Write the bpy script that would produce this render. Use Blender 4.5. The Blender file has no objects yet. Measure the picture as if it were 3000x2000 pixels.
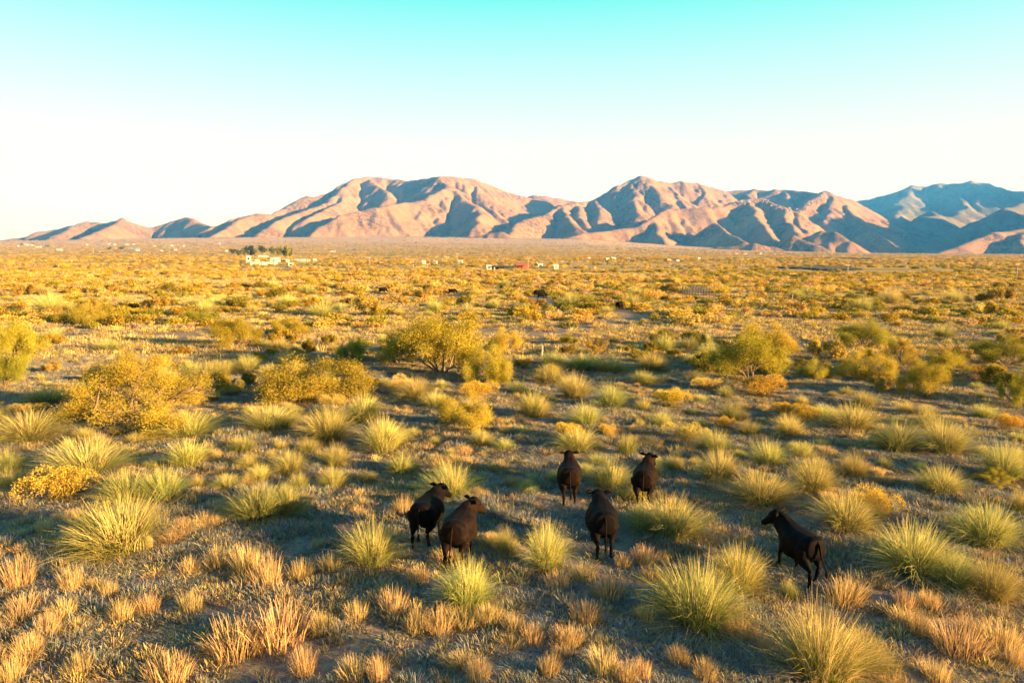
import bpy, bmesh, math, random
import numpy as np
from mathutils import Vector, Matrix, Euler

random.seed(7)
scene = bpy.context.scene
C = scene.collection

# ------------------------------------------------------------------ camera
CAM_H = 7.0
F_PX = 2000.0                      # focal length in pixels of a 3000 px wide frame
PITCH = math.radians(7.41)
cam_data = bpy.data.cameras.new('camera')
cam_data.sensor_width = 36.0
cam_data.lens = 24.0
cam_data.clip_start = 0.1
cam_data.clip_end = 40000.0
cam = bpy.data.objects.new('camera', cam_data)
cam.location = (0, 0, CAM_H)
cam.rotation_euler = (math.radians(90) - PITCH, 0, 0)
C.objects.link(cam)
scene.camera = cam

# ------------------------------------------------------------------ sun and sky
SUN_EL = math.radians(9.5)
SUN_AZ = math.radians(180 - 66)     # clockwise from +Y: behind the camera, to the right
sun_vec = Vector((math.sin(SUN_AZ) * math.cos(SUN_EL), math.cos(SUN_AZ) * math.cos(SUN_EL), math.sin(SUN_EL)))
sd = bpy.data.lights.new('sun', 'SUN')
sd.energy = 5.0
sd.color = (1.0, 0.76, 0.48)
sd.angle = math.radians(0.53)
sun = bpy.data.objects.new('sun', sd)
sun.rotation_euler = (-sun_vec).to_track_quat('-Z', 'Y').to_euler()
sun.location = (200, -200, 300)
C.objects.link(sun)

world = bpy.data.worlds.new('World')
scene.world = world
world.use_nodes = True
wt = world.node_tree
wt.nodes.clear()
w_out = wt.nodes.new('ShaderNodeOutputWorld')
w_bg = wt.nodes.new('ShaderNodeBackground')
w_bg.inputs['Strength'].default_value = 0.1
sky = wt.nodes.new('ShaderNodeTexSky')
sky.sky_type = 'NISHITA'
sky.sun_disc = False
sky.sun_elevation = SUN_EL
sky.sun_rotation = SUN_AZ
sky.air_density = 1.0
sky.dust_density = 1.0
w_tc = wt.nodes.new('ShaderNodeTexCoord')
w_sep = wt.nodes.new('ShaderNodeSeparateXYZ')
w_ramp = wt.nodes.new('ShaderNodeValToRGB')
cr = w_ramp.color_ramp
cr.interpolation = 'LINEAR'
SKY_STOPS = [(0.0, (0.97, 0.83, 0.63)), (0.075, (0.97, 0.84, 0.645)), (0.12, (0.93, 0.87, 0.71)), (0.18, (0.76, 0.90, 0.79)),
             (0.25, (0.50, 0.92, 0.84)), (0.305, (0.26, 0.90, 0.82)), (0.335, (0.12, 0.87, 0.79)), (0.44, (0.03, 0.33, 0.66)), (1.0, (0.03, 0.13, 0.47))]
while len(cr.elements) < len(SKY_STOPS):
    cr.elements.new(0.5)
for e, (p, c) in zip(cr.elements, SKY_STOPS):
    e.position = p
    e.color = (*c, 1)
w_x10 = wt.nodes.new('ShaderNodeVectorMath'); w_x10.operation = 'SCALE'; w_x10.inputs['Scale'].default_value = 2.06
w_mix = wt.nodes.new('ShaderNodeMix'); w_mix.data_type = 'RGBA'; w_mix.inputs[0].default_value = 0.93
L = wt.links.new
L(w_tc.outputs['Generated'], w_sep.inputs[0])
L(w_sep.outputs['Z'], w_ramp.inputs[0])
L(w_ramp.outputs[0], w_x10.inputs[0])
L(sky.outputs[0], w_mix.inputs[6])
L(w_x10.outputs[0], w_mix.inputs[7])
L(w_mix.outputs[2], w_bg.inputs['Color'])
L(w_bg.outputs[0], w_out.inputs[0])

vs = scene.view_settings
vs.view_transform = 'Standard'
vs.look = 'None'
vs.gamma = 1.0
vs.use_curve_mapping = False
vs.exposure = 2.40
scene.render.engine = 'CYCLES'
cy = scene.cycles
cy.max_bounces = 5
cy.diffuse_bounces = 2
cy.glossy_bounces = 2
cy.transmission_bounces = 3
cy.transparent_max_bounces = 6
cy.volume_bounces = 0
cy.use_denoising = True
try:
    cy.denoiser = 'OPENIMAGEDENOISE'
except Exception:
    pass

# ------------------------------------------------------------------ helpers
CP, SP = math.cos(PITCH), math.sin(PITCH)
def ray(px, py):
    """direction of a photograph point (3000 x 2000 frame), y component 1"""
    a = (px - 1500.0) / F_PX
    b = (1000.0 - py) / F_PX
    d = np.array([a, CP + b * SP, -SP + b * CP])
    return d / d[1]
def at(px, py, Y):
    d = ray(px, py)
    return np.array([d[0] * Y, Y, CAM_H + d[2] * Y])
def project(p):
    x, y, z = p[0], p[1], p[2] - CAM_H
    depth = y * CP - z * SP
    up = y * SP + z * CP
    return 1500 + F_PX * x / depth, 1000 - F_PX * up / depth

_rng = np.random.RandomState(11)
_perm = np.concatenate([_rng.permutation(512)] * 2)
_ang = _rng.rand(512) * 2 * np.pi
def perlin(x, y):
    xi = np.floor(x).astype(int); yi = np.floor(y).astype(int)
    xf = x - xi; yf = y - yi
    u = xf * xf * xf * (xf * (xf * 6 - 15) + 10); v = yf * yf * yf * (yf * (yf * 6 - 15) + 10)
    def g(ix, iy, dx, dy):
        h = _perm[(_perm[ix % 512] + iy) % 512]
        return np.cos(_ang[h]) * dx + np.sin(_ang[h]) * dy
    a = g(xi, yi, xf, yf); b = g(xi + 1, yi, xf - 1, yf)
    c = g(xi, yi + 1, xf, yf - 1); d = g(xi + 1, yi + 1, xf - 1, yf - 1)
    return 1.5 * ((a * (1 - u) + b * u) * (1 - v) + (c * (1 - u) + d * u) * v)

B_U = [-3.0, -0.75, -0.45, -0.15, 0.10, 0.25, 0.35, 0.50, 0.75, 3.0]
B_Z = [44, 46, 66, 76, 66, 34, 20, 5, 0, 0]
def gz(x, y):
    """height of the ground"""
    x = np.asarray(x, float); y = np.asarray(y, float)
    d = np.hypot(x, y)
    near = np.exp(-(d / 60.0) ** 2)
    z = near * (0.30 * perlin(x / 9 + 3.3, y / 9) + 0.10 * perlin(x / 4.1, y / 4.1 + 8))
    mid = np.clip((d - 60) / 300.0, 0, 1) * np.exp(-(d / 2600.0) ** 2)
    z = z + 1.1 * mid * perlin(x / 170 + 5.1, y / 120 + 2.2)
    yy = np.maximum(y, 1.0)
    B = np.interp(np.clip(x / yy, -3, 3), B_U, B_Z)
    front = np.clip(y / np.maximum(d, 1e-6) * 2.5, 0, 1)
    z = z + front * B * np.minimum(d / 3000.0, 1.0) ** 2.8
    return z
def ground_hit(px, py):
    r = ray(px, py)
    ts = np.geomspace(4, 9000, 3000)
    diff = CAM_H + r[2] * ts - gz(r[0] * ts, ts)
    k = np.argmax(diff < 0)
    if diff[k] >= 0:
        k = len(ts) - 1
    t = ts[k - 1] + (ts[k] - ts[k - 1]) * diff[k - 1] / (diff[k - 1] - diff[k] + 1e-12) if k else ts[0]
    return np.array([r[0] * t, t, float(gz(r[0] * t, t))])
def px_per_m(p):
    return F_PX / (p[1] * CP - (p[2] - CAM_H) * SP)

def new_mesh(name, verts, faces, mat=None, col=None, smooth=False):
    me = bpy.data.meshes.new(name)
    verts = np.asarray(verts, np.float32)
    if isinstance(faces, np.ndarray):
        k = faces.shape[1]; n = faces.shape[0]
        me.vertices.add(len(verts)); me.vertices.foreach_set('co', verts.ravel())
        me.loops.add(n * k); me.loops.foreach_set('vertex_index', faces.astype(np.int32).ravel())
        me.polygons.add(n); me.polygons.foreach_set('loop_start', np.arange(0, n * k, k, dtype=np.int32))
        me.update(calc_edges=True); me.validate()
    else:
        me.from_pydata([tuple(v) for v in verts], [], faces)
        me.update()
    if col is not None:
        at_ = me.color_attributes.new('col', 'FLOAT_COLOR', 'POINT')
        c = np.ones((len(verts), 4), np.float32); c[:, :3] = col
        at_.data.foreach_set('color', c.ravel())
    if mat is not None:
        me.materials.append(mat)
    if smooth:
        me.polygons.foreach_set('use_smooth', np.ones(len(me.polygons), bool))
    return me
def link(name, data, parent=None, loc=(0, 0, 0), rot=(0, 0, 0), scl=(1, 1, 1)):
    o = bpy.data.objects.new(name, data)
    C.objects.link(o)
    o.location = loc; o.rotation_euler = rot; o.scale = scl
    if parent is not None:
        o.parent = parent
    return o
def tag(o, label=None, cat=None, group=None, kind=None):
    if label: o['label'] = label
    if cat: o['category'] = cat
    if group: o['group'] = group
    if kind: o['kind'] = kind
    return o
def copy_tree(o, parent=None):
    c = o.copy(); C.objects.link(c)
    c.parent = parent
    for ch in o.children:
        copy_tree(ch, c)
    return c

# mesh collector for boxes / tubes / prisms
class MB:
    def __init__(s): s.v = []; s.f = []
    def box(s, x0, x1, y0, y1, z0, z1):
        n = len(s.v)
        s.v += [(x0, y0, z0), (x1, y0, z0), (x1, y1, z0), (x0, y1, z0), (x0, y0, z1), (x1, y0, z1), (x1, y1, z1), (x0, y1, z1)]
        s.f += [(n, n+3, n+2, n+1), (n+4, n+5, n+6, n+7), (n, n+1, n+5, n+4), (n+1, n+2, n+6, n+5), (n+2, n+3, n+7, n+6), (n+3, n, n+4, n+7)]
        return s
    def gable(s, x0, x1, y0, y1, z0, z1, over=0.3, th=0.12):
        """pitched roof with the ridge along x, with thickness"""
        x0 -= over; x1 += over; ym = (y0 + y1) / 2; k = (z1 - z0) / (ym - y0); y0 -= over; y1 += over; ze = z0 - over * k
        n = len(s.v)
        for x in (x0, x1):
            s.v += [(x, y0, ze), (x, ym, z1), (x, y1, ze), (x, y1, ze + th), (x, ym, z1 + th), (x, y0, ze + th)]
        s.f += [(n, n+1, n+4, n+5), (n+1, n+2, n+3, n+4), (n+6, n+11, n+10, n+7), (n+7, n+10, n+9, n+8),
                (n, n+6, n+7, n+1), (n+1, n+7, n+8, n+2), (n+3, n+9, n+10, n+4), (n+4, n+10, n+11, n+5), (n, n+5, n+11, n+6), (n+2, n+8, n+9, n+3)]
        return s
    def tube(s, pts, rad, seg=6):
        pts = [Vector(p) for p in pts]
        n0 = len(s.v)
        for i, p in enumerate(pts):
            t = (pts[min(i + 1, len(pts) - 1)] - pts[max(i - 1, 0)])
            t = t.normalized() if t.length > 1e-9 else Vector((0, 0, 1))
            a = t.cross(Vector((0, 0, 1)) if abs(t.z) < 0.9 else Vector((1, 0, 0))).normalized()
            b = t.cross(a)
            r = rad[i] if hasattr(rad, '__len__') else rad
            for k in range(seg):
                an = 2 * math.pi * k / seg
                s.v.append(tuple(p + a * (math.cos(an) * r) + b * (math.sin(an) * r)))
        for i in range(len(pts) - 1):
            for k in range(seg):
                a0 = n0 + i * seg + k; a1 = n0 + i * seg + (k + 1) % seg
                s.f.append((a0, a1, a1 + seg, a0 + seg))
        s.f.append(tuple(n0 + k for k in range(seg))[::-1])
        e = n0 + (len(pts) - 1) * seg
        s.f.append(tuple(e + k for k in range(seg)))
        return s
    def mesh(s, name, mat, smooth=False):
        return new_mesh(name, s.v, s.f, mat, smooth=smooth)

# ------------------------------------------------------------------ materials
def mat_new(name):
    m = bpy.data.materials.new(name); m.use_nodes = True
    nt = m.node_tree
    return m, nt, nt.nodes['Principled BSDF'], nt.links.new
def plain(name, col, rough=0.8, noise=0.0, nscale=6.0, metal=0.0):
    m, nt, b, lk = mat_new(name)
    b.inputs['Roughness'].default_value = rough
    b.inputs['Metallic'].default_value = metal
    b.inputs['Specular IOR Level'].default_value = 0.3
    if noise:
        tc = nt.nodes.new('ShaderNodeTexCoord'); nz = nt.nodes.new('ShaderNodeTexNoise'); rp = nt.nodes.new('ShaderNodeValToRGB')
        nz.inputs['Scale'].default_value = nscale; nz.inputs['Detail'].default_value = 6
        rp.color_ramp.elements[0].position = 0.3; rp.color_ramp.elements[1].position = 0.7
        rp.color_ramp.elements[0].color = (*[c * (1 - noise) for c in col], 1)
        rp.color_ramp.elements[1].color = (*[min(1, c * (1 + noise)) for c in col], 1)
        lk(tc.outputs['Object'], nz.inputs[0]); lk(nz.outputs[0], rp.inputs[0]); lk(rp.outputs[0], b.inputs['Base Color'])
    else:
        b.inputs['Base Color'].default_value = (*col, 1)
    return m
def foliage(name, tint=(1, 1, 1), var=0.25, hue=0.04, trans=0.25):
    """blade / leaf material: colour painted per blade (attribute col), shifted a little from plant to plant"""
    m = bpy.data.materials.new(name); m.use_nodes = True
    nt = m.node_tree; nt.nodes.clear(); lk = nt.links.new
    out = nt.nodes.new('ShaderNodeOutputMaterial')
    a = nt.nodes.new('ShaderNodeAttribute'); a.attribute_name = 'col'
    oi = nt.nodes.new('ShaderNodeObjectInfo')
    hs = nt.nodes.new('ShaderNodeHueSaturation')
    mr = nt.nodes.new('ShaderNodeMapRange'); mr.inputs['To Min'].default_value = 1 - var; mr.inputs['To Max'].default_value = 1 + var
    mh = nt.nodes.new('ShaderNodeMapRange'); mh.inputs['To Min'].default_value = 0.5 - hue; mh.inputs['To Max'].default_value = 0.5 + hue
    mu = nt.nodes.new('ShaderNodeMath'); mu.operation = 'MULTIPLY'; mu.inputs[1].default_value = 17.31
    fr = nt.nodes.new('ShaderNodeMath'); fr.operation = 'FRACT'
    vm = nt.nodes.new('ShaderNodeVectorMath'); vm.operation = 'MULTIPLY'; vm.inputs[1].default_value = tint
    lk(oi.outputs['Random'], mr.inputs['Value']); lk(oi.outputs['Random'], mu.inputs[0]); lk(mu.outputs[0], fr.inputs[0]); lk(fr.outputs[0], mh.inputs['Value'])
    lk(a.outputs['Color'], vm.inputs[0]); lk(vm.outputs[0], hs.inputs['Color'])
    lk(mr.outputs[0], hs.inputs['Value']); lk(mh.outputs[0], hs.inputs['Hue'])
    df = nt.nodes.new('ShaderNodeBsdfDiffuse'); tr = nt.nodes.new('ShaderNodeBsdfTranslucent'); mx = nt.nodes.new('ShaderNodeMixShader')
    mx.inputs[0].default_value = trans
    lk(hs.outputs[0], df.inputs[0]); lk(hs.outputs[0], tr.inputs[0]); lk(df.outputs[0], mx.inputs[1]); lk(tr.outputs[0], mx.inputs[2])
    lk(mx.outputs[0], out.inputs[0])
    return m

# ground: soil, dead grass litter and, far out, brush that can no longer be told apart
def ground_material():
    m, nt, b, lk = mat_new('desert_soil')
    N = nt.nodes.new
    geo = N('ShaderNodeNewGeometry')
    def noise(scale, detail=6, rough=0.6, off=0.0):
        mp = N('ShaderNodeMapping'); mp.inputs['Location'].default_value = (off, off * 1.7, off * .3); mp.inputs['Scale'].default_value = (scale, scale, scale * 0.3)
        n = N('ShaderNodeTexNoise'); n.inputs['Scale'].default_value = 1.0; n.inputs['Detail'].default_value = detail; n.inputs['Roughness'].default_value = rough
        lk(geo.outputs['Position'], mp.inputs[0]); lk(mp.outputs[0], n.inputs[0]); return n.outputs[0]
    def ramp(v, p0, p1, c0=(0, 0, 0), c1=(1, 1, 1)):
        r = N('ShaderNodeValToRGB'); e = r.color_ramp.elements
        e[0].position = p0; e[1].position = p1; e[0].color = (*c0, 1); e[1].color = (*c1, 1); lk(v, r.inputs[0]); return r.outputs[0]
    def mix(f, a, c):
        x = N('ShaderNodeMix'); x.data_type = 'RGBA'
        lk(f, x.inputs[0])
        for i, s in ((6, a), (7, c)):
            if isinstance(s, tuple): x.inputs[i].default_value = (*s, 1)
            else: lk(s, x.inputs[i])
        return x.outputs[2]
    soil = ramp(noise(0.9, 8, 0.65), 0.3, 0.7, (0.13, 0.085, 0.065), (0.29, 0.19, 0.13))
    pebb = ramp(noise(14, 4, 0.7, 4.0), 0.45, 0.75, (0, 0, 0), (0.75, 0.75, 0.75))
    soil = mix(pebb, soil, (0.40, 0.30, 0.20))
    litter = ramp(noise(5.0, 6, 0.7, 9.0), 0.47, 0.6)
    near = mix(litter, soil, (0.32, 0.235, 0.125))
    # far: bands of straw grass, brush and bare soil
    far = ramp(noise(0.011, 9, 0.66, 2.0), 0.38, 0.62, (0.34, 0.22, 0.07), (0.50, 0.34, 0.10))
    brush = ramp(noise(0.035, 10, 0.72, 7.0), 0.50, 0.60)
    far = mix(brush, far, (0.28, 0.20, 0.05))
    bare = ramp(noise(0.0035, 6, 0.6, 21.0), 0.56, 0.66)
    far = mix(bare, far, (0.46, 0.31, 0.14))
    cd = N('ShaderNodeVectorMath'); cd.operation = 'LENGTH'; lk(geo.outputs['Position'], cd.inputs[0])
    mr = N('ShaderNodeMapRange'); mr.inputs['From Min'].default_value = 60; mr.inputs['From Max'].default_value = 350; lk(cd.outputs['Value'], mr.inputs['Value'])
    colr = mix(mr.outputs[0], near, far)
    # the fan of pinkish gravel at the foot of the mountains
    mf = N('ShaderNodeMapRange'); mf.inputs['From Min'].default_value = 1500; mf.inputs['From Max'].default_value = 2600; lk(cd.outputs['Value'], mf.inputs['Value'])
    fan = ramp(noise(0.02, 8, 0.7, 13.0), 0.4, 0.65, (0.55, 0.35, 0.22), (0.42, 0.27, 0.155))
    fm = N('ShaderNodeMath'); fm.operation = 'MULTIPLY'; fm.inputs[1].default_value = 0.8; lk(mf.outputs[0], fm.inputs[0])
    colr = mix(fm.outputs[0], colr, fan)
    lk(colr, b.inputs['Base Color'])
    b.inputs['Roughness'].default_value = 0.95; b.inputs['Specular IOR Level'].default_value = 0.05
    bp = N('ShaderNodeBump'); bp.inputs['Strength'].default_value = 0.7; bp.inputs['Distance'].default_value = 0.08
    lk(noise(6.0, 8, 0.7, 3.0), bp.inputs['Height']); lk(bp.outputs[0], b.inputs['Normal'])
    return m
MAT_GROUND = ground_material()

def mountain_material(name, c_lo, c_hi, c_brush, brush=0.5, bs=0.035):
    m, nt, b, lk = mat_new(name)
    N = nt.nodes.new
    geo = N('ShaderNodeNewGeometry')
    def noise(scale, detail, rough, off):
        mp = N('ShaderNodeMapping'); mp.inputs['Location'].default_value = (off, off, off); mp.inputs['Scale'].default_value = (scale, scale, scale)
        n = N('ShaderNodeTexNoise'); n.inputs['Scale'].default_value = 1; n.inputs['Detail'].default_value = detail; n.inputs['Roughness'].default_value = rough
        lk(geo.outputs['Position'], mp.inputs[0]); lk(mp.outputs[0], n.inputs[0]); return n.outputs[0]
    def ramp(v, p0, p1, c0, c1):
        r = N('ShaderNodeValToRGB'); e = r.color_ramp.elements
        e[0].position = p0; e[1].position = p1; e[0].color = (*c0, 1); e[1].color = (*c1, 1); lk(v, r.inputs[0]); return r.outputs[0]
    base = ramp(noise(0.006, 7, 0.65, 3.0), 0.35, 0.65, c_lo, c_hi)
    sp = ramp(noise(bs, 5, 0.8, 11.0), brush, brush + 0.10, (0, 0, 0), (1, 1, 1))
    patch = ramp(noise(0.0045, 5, 0.6, 31.0), 0.42, 0.6, (0.15, 0.15, 0.15), (0.85, 0.85, 0.85))
    ml = N('ShaderNodeMath'); ml.operation = 'MULTIPLY'; lk(sp, ml.inputs[0]); lk(patch, ml.inputs[1])
    x = N('ShaderNodeMix'); x.data_type = 'RGBA'; lk(ml.outputs[0], x.inputs[0]); lk(base, x.inputs[6]); x.inputs[7].default_value = (*c_brush, 1)
    lk(x.outputs[2], b.inputs['Base Color'])
    b.inputs['Roughness'].default_value = 1.0; b.inputs['Specular IOR Level'].default_value = 0.0
    bp = N('ShaderNodeBump'); bp.inputs['Strength'].default_value = 0.9; bp.inputs['Distance'].default_value = 9.0
    lk(noise(0.03, 8, 0.75, 5.0), bp.inputs['Height']); lk(bp.outputs[0], b.inputs['Normal'])
    return m
MAT_MT = mountain_material('mountain_slope', (0.25, 0.138, 0.068), (0.335, 0.182, 0.086), (0.06, 0.043, 0.026), brush=0.44, bs=0.055)
MAT_MT_DARK = mountain_material('dark_mountain_slope', (0.14, 0.12, 0.09), (0.20, 0.155, 0.11), (0.05, 0.06, 0.035), brush=0.42)  # darker, greyer palette for the mountains at the right
MAT_ROCK = plain('pale_cliff_rock', (0.36, 0.215, 0.135), 0.95, 0.25, 0.05)

# ------------------------------------------------------------------ ground sheet
def sinh_axis(a, b, n, k):
    lo, hi = math.asinh(a / k), math.asinh(b / k)
    return k * np.sinh(np.linspace(lo, hi, n))
gx = sinh_axis(-8900, 10900, 311, 14.0)
gy = sinh_axis(-4000, 16000, 341, 14.0)
GX, GY = np.meshgrid(gx, gy)
GZ = gz(GX, GY)
nxg, nyg = len(gx), len(gy)
idx = np.arange(nxg * nyg).reshape(nyg, nxg)
gf = np.stack([idx[:-1, :-1], idx[:-1, 1:], idx[1:, 1:], idx[1:, :-1]], -1).reshape(-1, 4)
ground = link('ground', new_mesh('ground', np.stack([GX, GY, GZ], -1).reshape(-1, 3), gf, MAT_GROUND, smooth=True))
tag(ground, 'dry desert plain of tan soil reaching to the mountains', kind='structure')

# ------------------------------------------------------------------ mountains
def erode(Z, depth=5.0, passes=2):
    """let water run off the slopes and cut the gullies it gathers in"""
    ny, nx = Z.shape
    for ps in range(passes):
        best = np.full(Z.shape, 0.0); to = np.arange(Z.size).reshape(Z.shape).copy()
        ix = np.arange(Z.size).reshape(Z.shape)
        for dy in (-1, 0, 1):
            for dx in (-1, 0, 1):
                if not (dx or dy): continue
                sy0, sy1 = max(0, -dy), ny - max(0, dy); sx0, sx1 = max(0, -dx), nx - max(0, dx)
                drop = (Z[sy0:sy1, sx0:sx1] - Z[sy0 + dy:sy1 + dy, sx0 + dx:sx1 + dx]) / math.hypot(dx, dy)
                bb = best[sy0:sy1, sx0:sx1]; tt = to[sy0:sy1, sx0:sx1]
                m = drop > bb
                bb[m] = drop[m]; tt[m] = ix[sy0 + dy:sy1 + dy, sx0 + dx:sx1 + dx][m]
        acc = [1.0] * Z.size
        tl = to.ravel().tolist()
        for c in np.argsort(-Z.ravel()).tolist():
            t = tl[c]
            if t != c: acc[t] += acc[c]
        acc = np.array(acc).reshape(Z.shape)
        cut = depth * np.log2(1 + np.minimum(acc, 260) / 3.0) * np.clip(best / 2.5, 0, 1)
        for _ in range(1 + ps):
            p = np.pad(cut, 1, mode='edge')
            cut = (4 * p[1:-1, 1:-1] + 2 * (p[:-2, 1:-1] + p[2:, 1:-1] + p[1:-1, :-2] + p[1:-1, 2:]) + p[:-2, :-2] + p[2:, 2:] + p[:-2, 2:] + p[2:, :-2]) / 16
        Z = Z - cut * (1.0 if ps == 0 else 0.5)
    return Z
def mountain(name, label, spines, mat, cell=9.0, k=0.55, pad=420, rnd=16.0, warp=26.0, rough=1.0, seed=0.0, pw=1.2, keep=None):
    segs = []
    allp = []
    for sp in spines:
        P = [p if len(p) == 4 else at(*p) for p in sp]
        P = [np.array(p[:3], float) for p in P]
        allp += P
        segs += list(zip(P[:-1], P[1:]))
    A = np.array(allp)
    x0, y0 = A[:, 0].min() - pad, A[:, 1].min() - pad
    x1, y1 = A[:, 0].max() + pad, A[:, 1].max() + pad
    X, Y = np.meshgrid(np.arange(x0, x1, cell), np.arange(y0, y1, cell))
    Wx = X + warp * perlin(X / 260 + seed, Y / 260 + 1.7) + 0.4 * warp * perlin(X / 95, Y / 95 + seed)
    Wy = Y + warp * perlin(X / 260 + 40.2, Y / 260 + seed) + 0.4 * warp * perlin(X / 95 + 9.1, Y / 95 + seed)
    base = gz(X, Y) - 7.0
    H = np.full(X.shape, -1e9)
    for a, b in segs:
        dx, dy = b[0] - a[0], b[1] - a[1]
        l2 = dx * dx + dy * dy + 1e-6
        t = np.clip(((Wx - a[0]) * dx + (Wy - a[1]) * dy) / l2, 0, 1)
        d = np.hypot(Wx - a[0] - t * dx, Wy - a[1] - t * dy)
        d = np.sqrt(d * d + rnd * rnd) - rnd
        top = a[2] + t * (b[2] - a[2]) - base
        s = d * k / np.maximum(top, 1.0)
        h = np.where(top > 0, top * np.maximum(0, 1 - s) ** pw, -1)
        # smooth maximum, so that spurs melt into the face behind
        q = 7.0
        m_ = np.maximum(H, h); H = np.where(np.abs(H - h) < q, m_ + (q - np.abs(H - h)) ** 2 / (4 * q), m_)
    hh = np.clip(H / 120.0, 0, 1)
    n = 1 - 2 * np.abs(perlin(X / 120 + seed, Y / 120)) ; n2 = 1 - 2 * np.abs(perlin(X / 52 + 7, Y / 52 + seed))
    n3 = perlin(X / 24 + 3, Y / 24 + seed)
    H = H + rough * hh * (5.0 * (n - 0.4) + 2.2 * (n2 - 0.4) + 1.6 * n3)
    H = erode(base + H) - base + 7.5 * hh
    Z = base + H
    vis = H > 1.0
    qf = vis[:-1, :-1] | vis[:-1, 1:] | vis[1:, 1:] | vis[1:, :-1]
    Z = np.where(vis, Z, base - 8)
    ix = np.arange(X.size).reshape(X.shape)
    faces = np.stack([ix[:-1, :-1], ix[:-1, 1:], ix[1:, 1:], ix[1:, :-1]], -1)[qf]
    used = np.unique(faces)
    re = np.zeros(X.size, np.int64); re[used] = np.arange(len(used))
    V = np.stack([X, Y, Z], -1).reshape(-1, 3)[used]
    o = link(name, new_mesh(name, V, re[faces], mat, smooth=True))
    tag(o, label, kind='structure')
    return o
mountain('low_hills', 'low pink hills tailing off at the left edge', [
    [(-260, 716, 3900), (-120, 708, 3900), (0, 704, 3900), (40, 698, 3900), (85, 693, 3900), (105, 681, 3900), (150, 675, 3900), (200, 664, 3900), (250, 653, 3900), (300, 655, 3900), (330, 651, 3850), (360, 643, 3800), (400, 656, 3900), (440, 669, 4000)],
    [(250, 653, 3900), (200, 672, 3600), (150, 694, 3300), (100, 712, 3050)],
    [(360, 643, 3800), (320, 662, 3500), (265, 688, 3250), (200, 712, 3020)],
    [(440, 669, 4000), (480, 658, 4000), (500, 650, 4000), (540, 638, 4000), (560, 641, 4000), (590, 655, 4000), (640, 672, 4000)],
    [(540, 638, 4000), (590, 656, 3800), (628, 668, 3600), (640, 685, 3400)],
], MAT_MT, cell=12, k=0.6, seed=2.0, warp=22, rough=0.7)
mountain('main_mountain', 'broad pink twin-topped mountain left of the middle', [
    [(600, 678, 3450), (627, 664, 3500), (680, 645, 3560), (745, 629, 3650), (800, 631, 3800), (860, 600, 4000), (892, 578, 4050), (915, 580, 4100), (960, 564, 4200), (1000, 547, 4300), (1045, 527, 4400), (1085, 519, 4450), (1130, 525, 4500), (1180, 532, 4450), (1230, 528, 4350), (1297, 519, 4200), (1330, 521, 4250), (1380, 526, 4350), (1420, 540, 4450), (1470, 560, 4500), (1530, 577, 4550), (1600, 592, 4600)],
    [(1297, 519, 4200), (1305, 545, 4050), (1290, 560, 3950), (1255, 583, 3800), (1200, 594, 3700), (1140, 602, 3600), (1090, 612, 3500), (1050, 623, 3450), (1000, 636, 3350), (950, 664, 3220), (905, 692, 3080)],
    [(1305, 530, 4180), (1330, 562, 4000), (1370, 592, 3800), (1395, 622, 3600), (1405, 652, 3350)],
    [(1380, 527, 4350), (1395, 560, 4150), (1420, 605, 3950), (1448, 622, 3800)],
    [(1462, 558, 4500), (1455, 572, 4400), (1425, 600, 4250)],
    [(1085, 519, 4450), (1110, 550, 4250), (1145, 585, 4000)],
    [(1180, 532, 4450), (1190, 565, 4200)],
    [(1045, 527, 4400), (1010, 552, 4200), (975, 585, 3950), (910, 615, 3700), (835, 640, 3480), (745, 691, 3080)],
    [(1010, 552, 4200), (1005, 590, 3950), (960, 612, 3700), (905, 640, 3450)],
    [(745, 629, 3650), (700, 650, 3450), (640, 680, 3200), (605, 697, 3040)],
    [(1370, 692, 2960), (1440, 682, 2960), (1475, 678, 2960)],
], MAT_MT, k=0.56, seed=5.0, pw=1.15)
mountain('back_hill', 'small rounded hilltop showing behind the saddle', [
    [(1500, 590, 5200), (1565, 573, 5200), (1610, 578, 5200), (1690, 594, 5200)]], MAT_MT, cell=18, seed=3.0)
mountain('pointed_mountain', 'pointed pink peak right of the middle', [
    [(1640, 602, 4000), (1690, 596, 4100), (1725, 594, 4150), (1780, 568, 4200), (1815, 548, 4200), (1850, 530, 4250), (1878, 519, 4250), (1900, 524, 4300), (1930, 535, 4350), (1960, 537, 4400), (2000, 533, 4450), (2050, 540, 4500), (2090, 552, 4550), (2130, 566, 4600)],
    [(1725, 594, 4150), (1670, 599, 4000), (1625, 610, 3850), (1600, 632, 3650), (1560, 641, 3500), (1520, 656, 3350), (1480, 690, 3050)],
    [(1640, 606, 3880), (1665, 640, 3550), (1690, 668, 3300)],
    [(1690, 598, 4050), (1700, 625, 3750), (1708, 655, 3500)],
    [(1745, 588, 4150), (1755, 615, 3850), (1760, 640, 3650)],
    [(1850, 532, 4250), (1862, 580, 3950), (1872, 628, 3700)],
    [(1790, 563, 4200), (1830, 600, 3950), (1885, 631, 3720)],
    [(1888, 523, 4260), (1920, 560, 4080), (1965, 600, 3900)],
    [(1960, 537, 4400), (1978, 575, 4150), (2008, 605, 4000)],
    [(2050, 540, 4500), (2060, 575, 4300), (2035, 603, 4150)],
], MAT_MT, k=0.6, seed=8.0, pw=1.15)
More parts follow.
